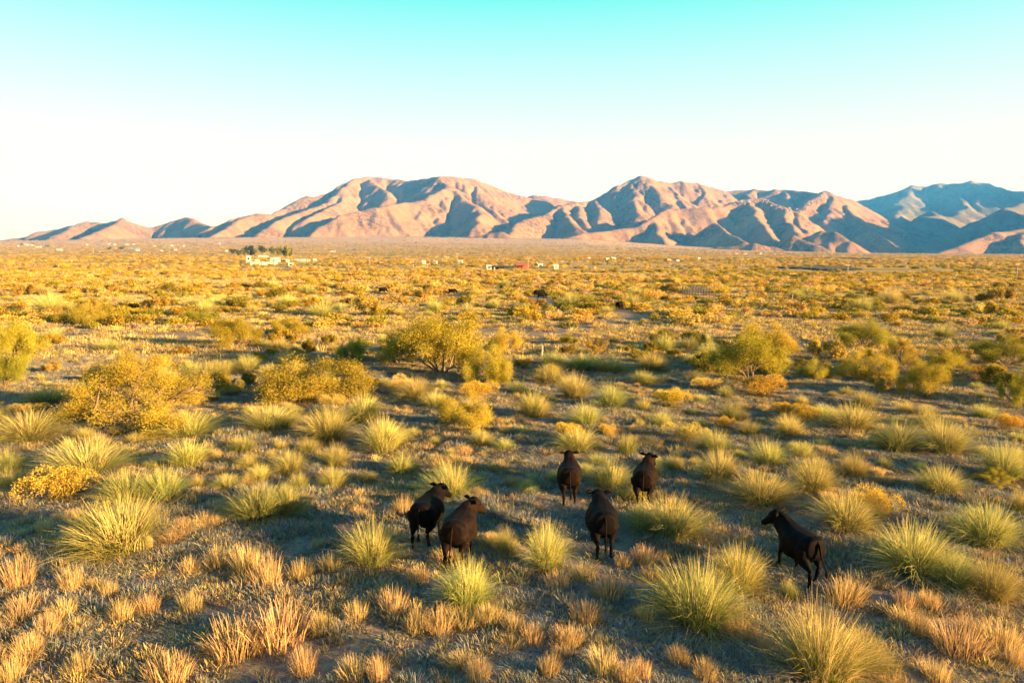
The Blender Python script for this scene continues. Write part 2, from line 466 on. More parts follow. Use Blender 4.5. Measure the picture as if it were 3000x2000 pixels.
mountain('back_ridge', 'dark flat ridge behind the rocky hills', [
    [(2080, 568, 4800), (2150, 561, 4800), (2205, 557, 4800), (2250, 562, 4750), (2270, 558, 4700), (2300, 558, 4700), (2345, 561, 4600), (2385, 568, 4450), (2405, 570, 4350), (2420, 561, 4250), (2450, 575, 4300), (2495, 588, 4400)],
    [(2300, 558, 4700), (2310, 585, 4450), (2330, 615, 4200)],
    [(2205, 557, 4800), (2190, 585, 4500)],
], MAT_MT, cell=12, k=0.6, seed=12.0)
mountain('front_ridge', 'speckled pink foothill ridge below the pointed peak', [
    [(1640, 700, 2950), (1700, 684, 3050), (1800, 674, 3150), (1880, 662, 3200), (1920, 641, 3300), (1960, 617, 3400), (2010, 614, 3450), (2060, 612, 3450), (2100, 611, 3500), (2130, 598, 3600), (2165, 590, 3650)],
    [(1920, 645, 3300), (1950, 690, 3020), (1968, 716, 2860)],
    [(2085, 655, 3120), (2140, 688, 2900), (2165, 706, 2800)],
    [(2030, 735, 2620), (2110, 722, 2560), (2205, 712, 2520), (2260, 722, 2520), (2340, 738, 2500)],
], MAT_MT, cell=9, k=0.6, rough=0.8, seed=15.0)
mountain('rocky_ridge', 'pink ridge topped by pale cliffs', [
    [(2165, 590, 3650), (2200, 585, 3700), (2240, 581, 3700), (2290, 605, 3550), (2320, 625, 3450), (2345, 657, 3250), (2360, 686, 3050)],
    [(2195, 590, 3680), (2215, 625, 3350), (2245, 665, 3050), (2275, 700, 2850)],
    [(2290, 606, 3550), (2300, 650, 3200), (2345, 684, 2960)],
    [(2420, 561, 4250), (2395, 580, 4050), (2362, 605, 3850), (2328, 625, 3750)],
    [(2430, 568, 4200), (2440, 610, 3850), (2420, 652, 3550)],
    [(2450, 575, 4300), (2475, 605, 4000), (2510, 650, 3600), (2580, 695, 3200), (2660, 732, 2900)],
    [(2370, 692, 2800), (2405, 678, 2750), (2440, 680, 2720), (2490, 706, 2650)],
    [(2290, 702, 2700), (2330, 692, 2660), (2400, 715, 2560)],
], MAT_MT, cell=9, k=0.6, rough=0.9, seed=18.0)
mountain('far_blue_mountain', 'high mountain in blue shade at the right', [
    [(2400, 612, 6600), (2490, 591, 6600), (2560, 584, 6500), (2620, 564, 6400), (2675, 545, 6300), (2710, 548, 6300), (2750, 540, 6300), (2800, 541, 6300), (2842, 532, 6200), (2880, 536, 6200), (2930, 550, 6200), (2975, 563, 6200), (3100, 560, 6200), (3300, 545, 6200)],
    [(2750, 540, 6300), (2800, 575, 5800), (2830, 612, 5300), (2740, 660, 4700)],
    [(2842, 532, 6200), (2870, 570, 5800), (2885, 600, 5500)],
    [(2675, 545, 6300), (2640, 590, 5700), (2620, 640, 5000)],
    [(2560, 584, 6500), (2540, 620, 5700)],
    [(2740, 622, 5000), (2690, 650, 4500), (2680, 690, 4000)],
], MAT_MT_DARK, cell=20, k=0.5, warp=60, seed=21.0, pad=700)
mountain('shaded_mountain', 'dark mountain side rising out of the right edge', [
    [(2640, 736, 2900), (2700, 716, 3150), (2800, 680, 3400), (2880, 645, 3650), (2950, 612, 3850), (3000, 592, 3950), (3100, 562, 4000), (3300, 500, 4000), (3600, 440, 3900), (4000, 400, 3800)],
    [(2880, 645, 3650), (2900, 690, 3200)],
    [(2950, 612, 3850), (2990, 660, 3400)],
    [(2750, 2800, 120, 0), (3050, 2750, 400, 0), (3500, 2850, 520, 0), (4300, 3000, 560, 0)],
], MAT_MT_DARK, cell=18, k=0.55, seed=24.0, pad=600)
mountain('unseen_shade_range', 'unseen high range beyond the right edge, added to shade the far mountain', [  # out of view, added to cast shade on the far blue mountain
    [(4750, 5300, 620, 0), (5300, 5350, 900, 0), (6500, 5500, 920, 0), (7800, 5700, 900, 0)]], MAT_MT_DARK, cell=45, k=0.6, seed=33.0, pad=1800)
mountain('lit_foothill', 'small bare pink foothill near the right edge', [
    [(2740, 742, 2560), (2800, 722, 2620), (2860, 700, 2700), (2900, 685, 2760), (2960, 676, 2800), (3000, 672, 2820), (3100, 660, 2850)],
    [(2985, 674, 2810), (2990, 700, 2660), (2995, 730, 2540)],
], MAT_MT, cell=9, k=0.55, seed=27.0, rough=0.7)

# ------------------------------------------------------------------ plant prototypes
def lerp3(a, b, t):
    a = np.asarray(a); b = np.asarray(b)
    return a[None, :] + (b - a)[None, :] * np.asarray(t)[:, None]
def blades(rs, n, r_base, h, spread, droop, width, c_base, c_tip, c_var=0.18, seg=3, lean=0.0, c_dry=None, dry=0.0, hvar=0.35):
    """n curved ribbons growing out of a disc of radius r_base; returns verts, quads, colours"""
    ang = rs.rand(n) * 2 * np.pi
    rr = np.sqrt(rs.rand(n)) * r_base
    bx, by = rr * np.cos(ang), rr * np.sin(ang)
    out = ang + rs.randn(n) * 0.55
    tilt = (rr / max(r_base, 1e-6)) * 0.75 + 0.25 * rs.rand(n)
    hh = h * (1 - hvar + hvar * rs.rand(n)) * (1 - 0.22 * tilt)
    sp = spread * tilt * (0.75 + 0.5 * rs.rand(n))
    dr = droop * tilt * (0.5 + rs.rand(n))
    side = out + np.pi / 2 + rs.randn(n) * 0.5
    wd = width * (0.7 + 0.6 * rs.rand(n))
    sh = 1 + c_var * rs.randn(n)
    isd = rs.rand(n) < dry
    V = []; COL = []
    for k in range(seg + 1):
        t = k / seg
        x = bx + np.cos(out) * sp * t ** 1.5 + lean * t * t
        y = by + np.sin(out) * sp * t ** 1.5
        z = hh * (t - dr * t ** 2.6)
        w = wd * (1 - 0.85 * t) * 0.5 if k else wd * 0.4
        ox, oy = np.cos(side) * w, np.sin(side) * w
        V.append(np.stack([np.stack([x - ox, y - oy, z], -1), np.stack([x + ox, y + oy, z], -1)], 1))
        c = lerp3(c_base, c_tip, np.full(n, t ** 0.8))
        if c_dry is not None:
            c[isd] = np.asarray(c_dry) * (0.75 + 0.25 * t)
        COL.append(np.repeat((c * sh[:, None])[:, None, :], 2, 1))
    V = np.stack(V, 1)                       # n, seg+1, 2, 3
    COL = np.clip(np.stack(COL, 1), 0.005, 0.9)
    i0 = np.arange(n)[:, None] * (seg + 1) * 2 + np.arange(seg)[None, :] * 2
    F = np.stack([i0, i0 + 1, i0 + 3, i0 + 2], -1).reshape(-1, 4)
    return V.reshape(-1, 3), F, COL.reshape(-1, 3)
def joinp(parts):
    V, F, Cc, n = [], [], [], 0
    for v, f, c in parts:
        V.append(v); F.append(f + n); Cc.append(c); n += len(v)
    return np.concatenate(V), np.concatenate(F), np.concatenate(Cc)
def leaf_quads(rs, P, size, cols, up=0.3):
    n = len(P)
    a = rs.randn(n, 3); a /= np.linalg.norm(a, axis=1)[:, None]
    b = rs.randn(n, 3); b[:, 2] += up; b -= (a * b).sum(1)[:, None] * a; b /= np.linalg.norm(b, axis=1)[:, None] + 1e-9
    s = size * (0.6 + 0.8 * rs.rand(n))[:, None]
    V = np.stack([P - a * s * 0.5 - b * s, P + a * s * 0.5 - b * s * 0.6, P + a * s * 0.4 + b * s, P - a * s * 0.5 + b * s * 0.7], 1)
    F = np.arange(4 * n).reshape(n, 4)
    return V.reshape(-1, 3), F, np.repeat(cols, 4, 0)

M_SAC = foliage('bunchgrass_blade', var=0.22, hue=0.018)
M_DRY = foliage('dry_grass_blade', var=0.2, hue=0.012)
M_LEAF = foliage('mesquite_leaf', var=0.18, hue=0.015, trans=0.38)
M_YEL = foliage('flowering_shrub', var=0.12, hue=0.012)
M_TURF = foliage('short_grass_blade', var=0.3, hue=0.02, trans=0.2)
M_TREE = foliage('cottonwood_leaf', var=0.2, hue=0.02, trans=0.2)
M_BARK = plain('grey_brown_bark', (0.17, 0.115, 0.075), 0.95, 0.35, 12)

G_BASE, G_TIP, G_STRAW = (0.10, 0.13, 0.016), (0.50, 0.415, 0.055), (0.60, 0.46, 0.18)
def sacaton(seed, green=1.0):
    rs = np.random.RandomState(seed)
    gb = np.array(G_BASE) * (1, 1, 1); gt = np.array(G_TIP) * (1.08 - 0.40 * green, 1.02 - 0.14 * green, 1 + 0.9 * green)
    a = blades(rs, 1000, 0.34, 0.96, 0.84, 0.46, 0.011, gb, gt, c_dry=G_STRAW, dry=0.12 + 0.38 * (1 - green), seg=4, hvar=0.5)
    b = blades(rs, 380, 0.30, 1.05, 0.48, 0.22, 0.009, gb, (0.58, 0.48, 0.14), seg=4, c_dry=G_STRAW, dry=0.3)
    c = blades(rs, 260, 0.40, 0.42, 0.95, 0.75, 0.013, (0.22, 0.16, 0.06), G_STRAW, seg=4)
    for q in (a, b):                          # lopsided: one side fuller, some stalks blown over
        d_ = rs.rand() * 6.28; u_ = q[0][:, 0] * math.cos(d_) + q[0][:, 1] * math.sin(d_)
        q[0][:, 2] *= 1 - 0.28 * np.clip(u_, -0.6, 0.9) + 0.12 * np.sin(7 * np.arctan2(q[0][:, 1], q[0][:, 0]) + rs.rand() * 6)
        q[0][:, 0] += 0.16 * math.cos(d_) * q[0][:, 2] ** 2; q[0][:, 1] += 0.16 * math.sin(d_) * q[0][:, 2] ** 2
    return new_mesh('bunchgrass', *joinp([a, b, c])[:2], M_SAC, joinp([a, b, c])[2])
def dry_tuft(seed):
    rs = np.random.RandomState(seed)
    a = blades(rs, 300, 0.5, 0.9, 0.34, 0.22, 0.020, (0.36, 0.23, 0.08), (0.62, 0.42, 0.17), seg=3, hvar=0.6)
    b = blades(rs, 60, 0.5, 0.6, 0.5, 0.5, 0.018, (0.28, 0.18, 0.08), (0.46, 0.31, 0.15), seg=3)
    j = joinp([a, b]); return new_mesh('dry_tuft', j[0], j[1], M_DRY, j[2])
def flower_shrub(seed, hot):
    rs = np.random.RandomState(seed)
    P = []
    lob = [(rs.randn() * 0.42, rs.randn() * 0.42, 0.35 + 0.25 * rs.rand(), 0.36 + 0.2 * rs.rand()) for _ in range(9)]
    for x, y, z, r in lob:
        n = 900
        d = rs.randn(n, 3); d[:, 2] = np.abs(d[:, 2]) * 0.9 - 0.15; d /= np.linalg.norm(d, axis=1)[:, None]
        P.append(np.array([x, y, z]) + d * r * (0.75 + 0.3 * rs.rand(n))[:, None])
    P = np.concatenate(P); P = P[P[:, 2] > 0.02]
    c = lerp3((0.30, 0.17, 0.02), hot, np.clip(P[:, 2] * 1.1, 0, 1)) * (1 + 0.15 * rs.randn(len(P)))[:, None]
    a = leaf_quads(rs, P, 0.019, np.clip(c, 0.01, 0.9), 0.6)
    s = blades(rs, 160, 0.3, 0.75, 0.55, 0.1, 0.02, (0.16, 0.12, 0.04), (0.34, 0.24, 0.05), seg=2)
    j = joinp([a, s]); return new_mesh('flower_shrub', j[0], j[1], M_YEL, j[2])

def mesquite(seed, n_stem=7, n_leaf=42000, flat=0.85, c0=(0.21, 0.18, 0.02), c1=(0.56, 0.445, 0.045), leaf=0.0105, bare=0.0, el0=0.35, el1=0.95, stem=0.026, bark=None, puff=0.095):
    """spreading thorn bush of unit radius: returns crown mesh, trunk mesh"""
    rs = np.random.RandomState(seed)
    tips = []; mb = MB()
    def grow(p, d, ln, r, lev):
        pts = [p]; q = p.copy(); dd = d.copy(); rad = [r]
        for k in range(3):
            dd = dd + rs.randn(3) * 0.22 + np.array([0, 0, 0.06 if lev else 0.10]); dd /= np.linalg.norm(dd)
            q = q + dd * ln / 3; pts.append(q.copy()); rad.append(r * (1 - 0.22 * (k + 1)))
        mb.tube(pts, rad, 5 if lev < 2 else 3)
        if lev >= 2:
            tips.append(pts[-1]); tips.append(pts[-2]); return
        for k in range(3 if lev == 0 else 3):
            e = dd + rs.randn(3) * 0.55; e[2] = abs(e[2]) * 0.6 + 0.05; e /= np.linalg.norm(e)
            grow(pts[2 + (k % 2)], e, ln * (0.62 + 0.2 * rs.rand()), r * 0.55, lev + 1)
    for k in range(n_stem):
        a = 2 * np.pi * (k + rs.rand() * 0.6) / n_stem
        el = el0 + (el1 - el0) * rs.rand()
        d = np.array([np.cos(a) * np.cos(el), np.sin(a) * np.cos(el), np.sin(el)])
        grow(np.array([rs.randn() * 0.05, rs.randn() * 0.05, -0.03]), d, 0.50 + 0.14 * rs.rand(), stem, 0)
    T = np.array(tips)
    keep = T[rs.rand(len(T)) > bare]
    w = rs.rand(len(keep)) ** 2 + 0.15; w /= w.sum()
    ii = rs.choice(len(keep), n_leaf, p=w)
    P = keep[ii] + rs.randn(n_leaf, 3) * np.array([puff, puff, puff * 0.8])
    P[:, 2] = np.abs(P[:, 2] - 0.03) + 0.03
    sh = rs.rand(len(keep))[ii] * 0.6 + 0.4 * rs.rand(n_leaf)
    cols = lerp3(c0, c1, sh)
    m = max(np.abs(P[:, :2]).max() * 0.92, 1e-3)
    mh = np.percentile(P[:, 2], 99)
    S = np.array([1 / m, 1 / m, flat / mh])
    v, f, c = leaf_quads(rs, P, leaf, cols)
    mb.v = [tuple(np.array(q) * S) for q in mb.v]
    return new_mesh('mesquite_crown', v * S, f, M_LEAF, c), mb.mesh('mesquite_trunk', M_BARK, True)

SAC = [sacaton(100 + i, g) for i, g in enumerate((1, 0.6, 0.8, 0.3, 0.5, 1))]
DRY = [dry_tuft(200 + i) for i in range(4)]
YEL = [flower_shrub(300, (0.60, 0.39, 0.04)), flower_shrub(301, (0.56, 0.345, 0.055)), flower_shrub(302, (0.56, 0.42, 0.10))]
MES = [mesquite(400), mesquite(401, 11, 80000, bare=0.35, leaf=0.0065, puff=0.07, el0=0.12, el1=0.75, stem=0.032, c0=(0.24, 0.19, 0.025), c1=(0.60, 0.455, 0.05)), mesquite(402, 8, c0=(0.14, 0.14, 0.02), c1=(0.42, 0.37, 0.04)), mesquite(403, 7, c1=(0.62, 0.45, 0.06), bare=0.15)]
SMALL = [mesquite(410 + i, 5, 5000, c0=cc[0], c1=cc[1], leaf=0.035) for i, cc in enumerate((((0.14, 0.105, 0.012), (0.50, 0.33, 0.035)), ((0.12, 0.105, 0.016), (0.38, 0.29, 0.035)), ((0.22, 0.15, 0.03), (0.56, 0.37, 0.07))))]

# ------------------------------------------------------------------ placing by photograph position
S = 3000.0 / 2352.0
rnd = random.Random(5)
NEAR = []                                    # (object, kind phrase, px, py, size)
def place(mesh_or_pair, name, x, y, w, h, native_w, native_h, cat, group, phrase, yaw=None, wide_y=1.0):
    """put a plant with its foot at photograph point (x, y) (2352 px scale), w x h as it shows"""
    p = ground_hit(x * S, y * S)
    k = px_per_m(p)
    sx = w * S / k / native_w
    sz = h * S / k / native_h
    yaw = rnd.uniform(0, 6.28) if yaw is None else yaw
    if isinstance(mesh_or_pair, tuple):
        e = link(name, None, None, (p[0], p[1], p[2] - 0.02), (0, 0, yaw), (sx, sx * wide_y, sz))
        e.empty_display_size = 0.2
        link('crown', mesh_or_pair[0], e); link('trunk', mesh_or_pair[1], e)
    else:
        e = link(name, mesh_or_pair, None, (p[0], p[1], p[2] - 0.02), (rnd.uniform(-.12, .12), rnd.uniform(-.12, .12), yaw), (sx * rnd.uniform(.88, 1.12), sx * rnd.uniform(.88, 1.12), sz * rnd.uniform(.92, 1.06)))
    tag(e, None, cat, group)
    NEAR.append([e, phrase, x * S, y * S, w])
    return e

# spreading mesquite bushes: x, foot, width, height, prototype, own label
BUSHES = [
    (318, 968, 400, 140, 1, 'huge golden mesquite with bare sprawling limbs at the left'),
    (705, 912, 280, 80, 3, 'wide low golden bush right of the huge sprawling mesquite'),
    (1015, 858, 270, 122, 0, 'largest bushy mesquite in the middle distance, behind the cattle'),
    (1125, 882, 130, 78, 3, 'golden bush touching the largest mesquite on its right'),
    (915, 835, 110, 62, 2, 'green bush touching the largest mesquite on its left'),
    (1725, 880, 190, 105, 0, 'full yellow-green mesquite right of the middle distance'),
    (1760, 812, 150, 62, 3, 'golden bush just behind the full yellow-green mesquite'),
    (35, 835, 130, 85, 0, 'upper of the two golden bushes cut by the left edge'),
    (12, 888, 110, 80, 2, 'lower of the two golden bushes cut by the left edge'),
    (535, 798, 125, 62, 0, 'golden bush casting a long shadow behind the huge mesquite'),
    (200, 745, 120, 42, 3, 'golden bush far behind the huge mesquite at the left'),
    (808, 828, 105, 50, 2, 'dark shaded bush left of the largest mesquite'),
    (1160, 808, 95, 48, 3, 'rounded golden bush behind the largest mesquite on its right'),
    (1985, 797, 150, 54, 2, 'umbrella-shaped green bush with dark forked stems at the right'),
    (2070, 842, 110, 60, 1, 'thin leafless bush with a grey stem below the umbrella-shaped bush'),
    (1985, 868, 150, 55, 3, 'straw coloured spreading bush left of the yellow-green twin bushes'),
    (2125, 912, 120, 75, 0, 'nearer of the yellow-green twin bushes at the right'),
    (2165, 866, 110, 55, 0, 'farther of the yellow-green twin bushes at the right'),
    (2305, 838, 160, 58, 2, 'deep green spreading bush at the right edge'),
    (2335, 930, 100, 75, 2, 'deep green bush cut by the right edge, nearest of its kind'),
    (1870, 870, 80, 40, 3, 'small straw bush between the two larger right-hand mesquites'),
    (1070, 985, 150, 72, 3, 'bushy golden shrub in the grass in front of the largest mesquite'),
    (450, 742, 90, 30, 2, 'low olive bush behind the bush with the long shadow'),
    (660, 770, 110, 36, 3, 'golden bush on the slope left of the far pair of bushes'),
    (1310, 790, 60, 22, 2, 'small dark green bush right of the weathered fence post'),
    (2280, 1108, 90, 34, 1, 'small brown twiggy shrub near the right edge'),
]
for i, (x, y, w, h, k, lab) in enumerate(BUSHES):
    e = place(MES[k], 'mesquite_bush', x, y, w * 1.1, h * 1.08, 1.9, 0.85, 'bush', 'mesquite bushes behind the cattle', 'bush')
    e['label'] = lab
# unseen bushes added right of the camera to shade the lower left corner
for (x_, y_, w_, h_, k, lab) in [(12.5, 3.2, 5.2, 2.9, 0, 'unseen golden mesquite added for its shadow, nearest to the lower right corner'), (16.5, -0.5, 5.6, 3.3, 3, 'unseen tall mesquite added for its shadow, behind the camera at the right'), (9.0, -1.8, 3.6, 2.2, 2, 'unseen green mesquite added for its shadow, behind the camera, nearest to it')]:
    e = link('mesquite_bush', None, None, (x_, y_, float(gz(x_, y_)) - 0.02), (0, 0, x_), (w_ / 1.9, w_ / 1.9, h_ / 0.85))
    link('crown', MES[k][0], e); link('trunk', MES[k][1], e)
    tag(e, lab, 'bush', 'unseen mesquite bushes added for their shadows')

SACATON = [
    (275, 1262, 250, 125, 4), (205, 1240, 120, 80, 1), (300, 1150, 160, 85, 4), (378, 1150, 120, 80, 0), (600, 1185, 200, 85, 0), (660, 1180, 100, 70, 5), (200, 1088, 210, 95, 0), (70, 1008, 150, 66, 1),
    (430, 1000, 180, 58, 3), (435, 1068, 130, 62, 3), (625, 985, 140, 60, 4), (755, 1010, 125, 78, 3), (835, 965, 110, 66, 3), (885, 1035, 125, 78, 4), (665, 1085, 90, 50, 1), (770, 1070, 80, 52, 2), (855, 1295, 140, 105, 2),
    (1072, 1388, 160, 128, 2), (1160, 1275, 70, 66, 4), (1255, 1310, 105, 110, 1), (1035, 1140, 130, 76, 0), (925, 1090, 85, 50, 1), (1225, 955, 100, 60, 3), (1320, 915, 90, 60, 4), (1345, 975, 85, 50, 2),
    (1405, 935, 90, 55, 2), (1325, 1030, 110, 55, 4), (1440, 1045, 60, 50, 2), (1400, 1118, 125, 68, 5), (1545, 1230, 190, 108, 0), (1480, 1215, 110, 70, 5), (1640, 1035, 90, 50, 2), (1650, 1100, 110, 70, 4), (1765, 1065, 100, 60, 2), (1750, 1150, 170, 78, 4),
    (1870, 1125, 110, 75, 4), (1960, 1095, 90, 60, 3), (1810, 1000, 80, 55, 3), (1955, 985, 130, 58, 3), (2060, 1030, 130, 70, 1), (2170, 1035, 140, 75, 2), (2160, 1130, 120, 65, 2), (2305, 1095, 130, 88, 2), (1945, 1212, 160, 90, 1),
    (2100, 1312, 210, 130, 2), (2190, 1345, 120, 80, 0), (2262, 1245, 150, 105, 4), (2275, 1375, 130, 105, 3), (1600, 1428, 260, 165, 1), (1690, 1355, 130, 115, 3), (1890, 1562, 250, 200, 1), (1980, 1540, 150, 120, 4), (1810, 1372, 60, 45, 0), (1520, 980, 70, 40, 4),
    (1680, 965, 75, 45, 2), (1890, 962, 90, 38, 3), (955, 915, 100, 50, 4), (1720, 1000, 70, 40, 3), (1340, 848, 110, 40, 4), (1400, 855, 110, 42, 3), (1270, 840, 80, 36, 2), (1000, 935, 80, 40, 4), (560, 1035, 70, 36, 1), (1190, 905, 60, 36, 2), (1985, 935, 70, 40, 2), (2260, 960, 70, 36, 3), (1480, 880, 70, 30, 4), (1210, 1130, 50, 34, 0),
    (115, 925, 150, 50, 3), (2130, 985, 90, 45, 2), (1600, 880, 60, 34, 4), (1450, 1150, 100, 52, 1), (20, 1090, 90, 60, 5), (2345, 1180, 60, 60, 1),
]
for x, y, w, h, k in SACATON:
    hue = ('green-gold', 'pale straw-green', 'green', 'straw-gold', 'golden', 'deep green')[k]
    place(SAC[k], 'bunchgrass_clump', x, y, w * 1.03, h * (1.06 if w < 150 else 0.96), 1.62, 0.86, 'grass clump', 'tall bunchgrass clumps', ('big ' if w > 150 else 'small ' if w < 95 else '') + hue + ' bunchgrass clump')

TUFTS = [
    (40, 1342, 80, 70), (165, 1345, 60, 48), (640, 1470, 160, 95), (545, 1495, 140, 85), (390, 1562, 110, 70), (25, 1562, 70, 70), (435, 1310, 55, 40), (500, 1300, 60, 55), (565, 1310, 70, 70), (615, 1340, 75, 75), (690, 1330, 60, 50),
    (760, 1310, 60, 45), (905, 1405, 80, 60), (960, 1445, 80, 60), (1010, 1445, 80, 65), (1065, 1435, 90, 50), (1125, 1430, 60, 50), (928, 1185, 45, 55), (1262, 1545, 60, 60), (1310, 1480, 60, 50), (1385, 1540, 80, 60), (1440, 1562, 60, 60),
    (1475, 1552, 50, 50), (1620, 1555, 60, 55), (1100, 1562, 60, 60), (870, 1562, 60, 70), (815, 1552, 70, 50), (1432, 1300, 45, 36), (1482, 1292, 60, 44), (1530, 1285, 40, 36), (2040, 1545, 60, 50), (2110, 1455, 60, 60), (2205, 1500, 120, 80),
    (2300, 1485, 110, 60), (2225, 1460, 60, 55), (2080, 1395, 50, 46), (2135, 1395, 50, 46), (1950, 1372, 90, 55), (1935, 1385, 80, 55), (1340, 1330, 60, 46), (1280, 1345, 70, 40), (960, 1330, 60, 40), (1030, 1290, 70, 36), (440, 1400, 60, 50),
    (280, 1420, 50, 50), (340, 1400, 55, 46), (250, 1365, 50, 40), (1345, 1425, 80, 48), (1395, 1370, 90, 50), (1480, 1420, 60, 40), (1180, 1450, 60, 50), (740, 1450, 60, 50), (700, 1540, 60, 60), (1560, 1520, 60, 44), (1700, 1465, 80, 50), (1760, 1500, 50, 46),
    (110, 1450, 60, 50), (60, 1500, 60, 55), (180, 1540, 70, 50), (820, 1420, 60, 48), (1015, 1075, 60, 26), (1150, 1080, 60, 28), (1075, 1066, 50, 24), (1000, 1195, 50, 30), (830, 1180, 50, 26), (905, 1185, 40, 24), (2330, 1530, 50, 60), (2150, 1560, 60, 50), (1225, 1470, 50, 44), (1500, 1330, 70, 36),
]
for i, (x, y, w, h) in enumerate(TUFTS):
    place(DRY[i % 4], 'dry_grass_tuft', x, y, w * 1.0, h * 1.05, 1.25, 0.75, 'grass tuft', 'dry orange grass tufts near the camera', ('big ' if w > 85 else 'small ' if w < 55 else '') + 'dry orange grass tuft')

FLOWERS = [(150, 1145, 110, 58, 1), (1540, 935, 70, 40, 0), (1300, 1008, 60, 35, 0), (1395, 1000, 35, 24, 1), (1580, 1012, 70, 40, 2), (1665, 985, 36, 26, 1), (1798, 952, 50, 26, 0), (1850, 962, 60, 28, 0), (2015, 1185, 80, 58, 1), (2310, 988, 48, 35, 0), (1755, 908, 100, 38, 0),
           (270, 945, 60, 26, 2), (760, 930, 60, 26, 2), (640, 915, 50, 24, 1), (1090, 915, 80, 34, 0), (540, 905, 40, 22, 2), (60, 950, 50, 24, 2), (1620, 895, 60, 28, 2), (930, 900, 60, 30, 2)]
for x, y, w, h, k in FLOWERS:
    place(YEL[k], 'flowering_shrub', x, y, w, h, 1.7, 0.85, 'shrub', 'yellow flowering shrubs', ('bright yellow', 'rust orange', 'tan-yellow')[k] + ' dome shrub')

CLEAR = [(*ground_hit(px, py)[:2], 0.8, 2.2) for px, py in ((1256, 1580), (1348, 1640), (1668, 1462), (1762, 1610), (2338, 1684))]
CLEAR += [(*ground_hit(px, py)[:2], 1.8, 14.0) for px, py in ((1121, 860), (1324, 864), (1571, 869), (1586, 876), (1815, 908))] + [(*ground_hit(2050, 866)[:2], 3.2, 12.0)]
# middle distance: bushes between the near ones and the ranches, set at random in loose drifts
rs = np.random.RandomState(77)
MID = []
taken = [(q[2], q[3], q[4] * S * 0.5) for q in NEAR if q[3] < 1150]
tries = 0
while len(MID) < 300 and tries < 40000:
    tries += 1
    py = 845 + (rs.rand() ** 1.35) * 300
    px = rs.rand() * 3100 - 50
    p = ground_hit(px, py)
    if perlin(np.array([p[0] / 26 + 0.5]), np.array([p[1] / 26]))[0] < rs.rand() * 0.7 - 0.32: continue
    size = (0.9 + 1.5 * rs.rand() ** 2) * (1.0 if py > 930 else 1.6)
    wpx = size * px_per_m(p)
    if any(abs(px - a) < (r + wpx * 0.5) * 0.9 and abs(py - b) < 26 for a, b, r in taken): continue
    if any(abs(p[0] - c_[0]) < c_[2] + 0.4 and c_[1] - c_[3] < p[1] < c_[1] + 1 for c_ in CLEAR): continue
    if any(abs(px - q[0]) < wpx * 0.6 and abs(py - q[1]) < 9 for q in MID): continue
    MID.append((px, py, size, p))
MIDREC = []
tries = 0
while len(MID) < 395 and tries < 20000:                 # smaller clumps that fill the band behind the cattle
    tries += 1
    py = 1110 + rs.rand() * 330; px = rs.rand() * 3060 - 30
    p = ground_hit(px, py); size = 0.55 + 0.55 * rs.rand(); wpx = size * px_per_m(p)
    if any(abs(px - a) < (r + wpx * 0.5) * 0.85 and abs(py - b) < 34 for a, b, r in [(q[2], q[3], q[4] * S * 0.5) for q in NEAR]): continue
    if any(abs(p[0] - c_[0]) < c_[2] + 0.5 and c_[1] - c_[3] < p[1] < c_[1] + 1.6 for c_ in CLEAR): continue
    if any(math.hypot(px - q[0], (py - q[1]) * 2) < wpx * 0.9 for q in MID): continue
    MID.append((px, py, size, p))
for i, (px, py, size, p) in enumerate(MID):
    kind = rs.rand() if i < 300 else 1.0
    if kind < 0.55:
        k = rs.randint(3)
        e = link('desert_bush', None, None, (p[0], p[1], p[2] - 0.03), (0, 0, rs.rand() * 6.28), (size * 0.55, size * 0.55, size * (0.5 + 0.35 * rs.rand())))
        link('crown', SMALL[k][0], e); link('trunk', SMALL[k][1], e)
        tag(e, None, 'bush', 'small bushes across the middle distance')
        MIDREC.append((e, ('golden bush', 'olive-gold bush', 'straw bush')[k], px, py, size))
    else:
        k = rs.randint(1, 5)
        e = link('desert_bunchgrass', SAC[k], None, (p[0], p[1], p[2] - 0.03), (0, 0, rs.rand() * 6.28), (size * 0.62, size * 0.62, size * (0.5 + 0.3 * rs.rand())))
        tag(e, None, 'grass clump', 'small bunchgrass across the middle distance')
        MIDREC.append((e, ('', 'pale bunchgrass', 'green bunchgrass', 'straw bunchgrass', 'golden bunchgrass')[k], px, py, size))

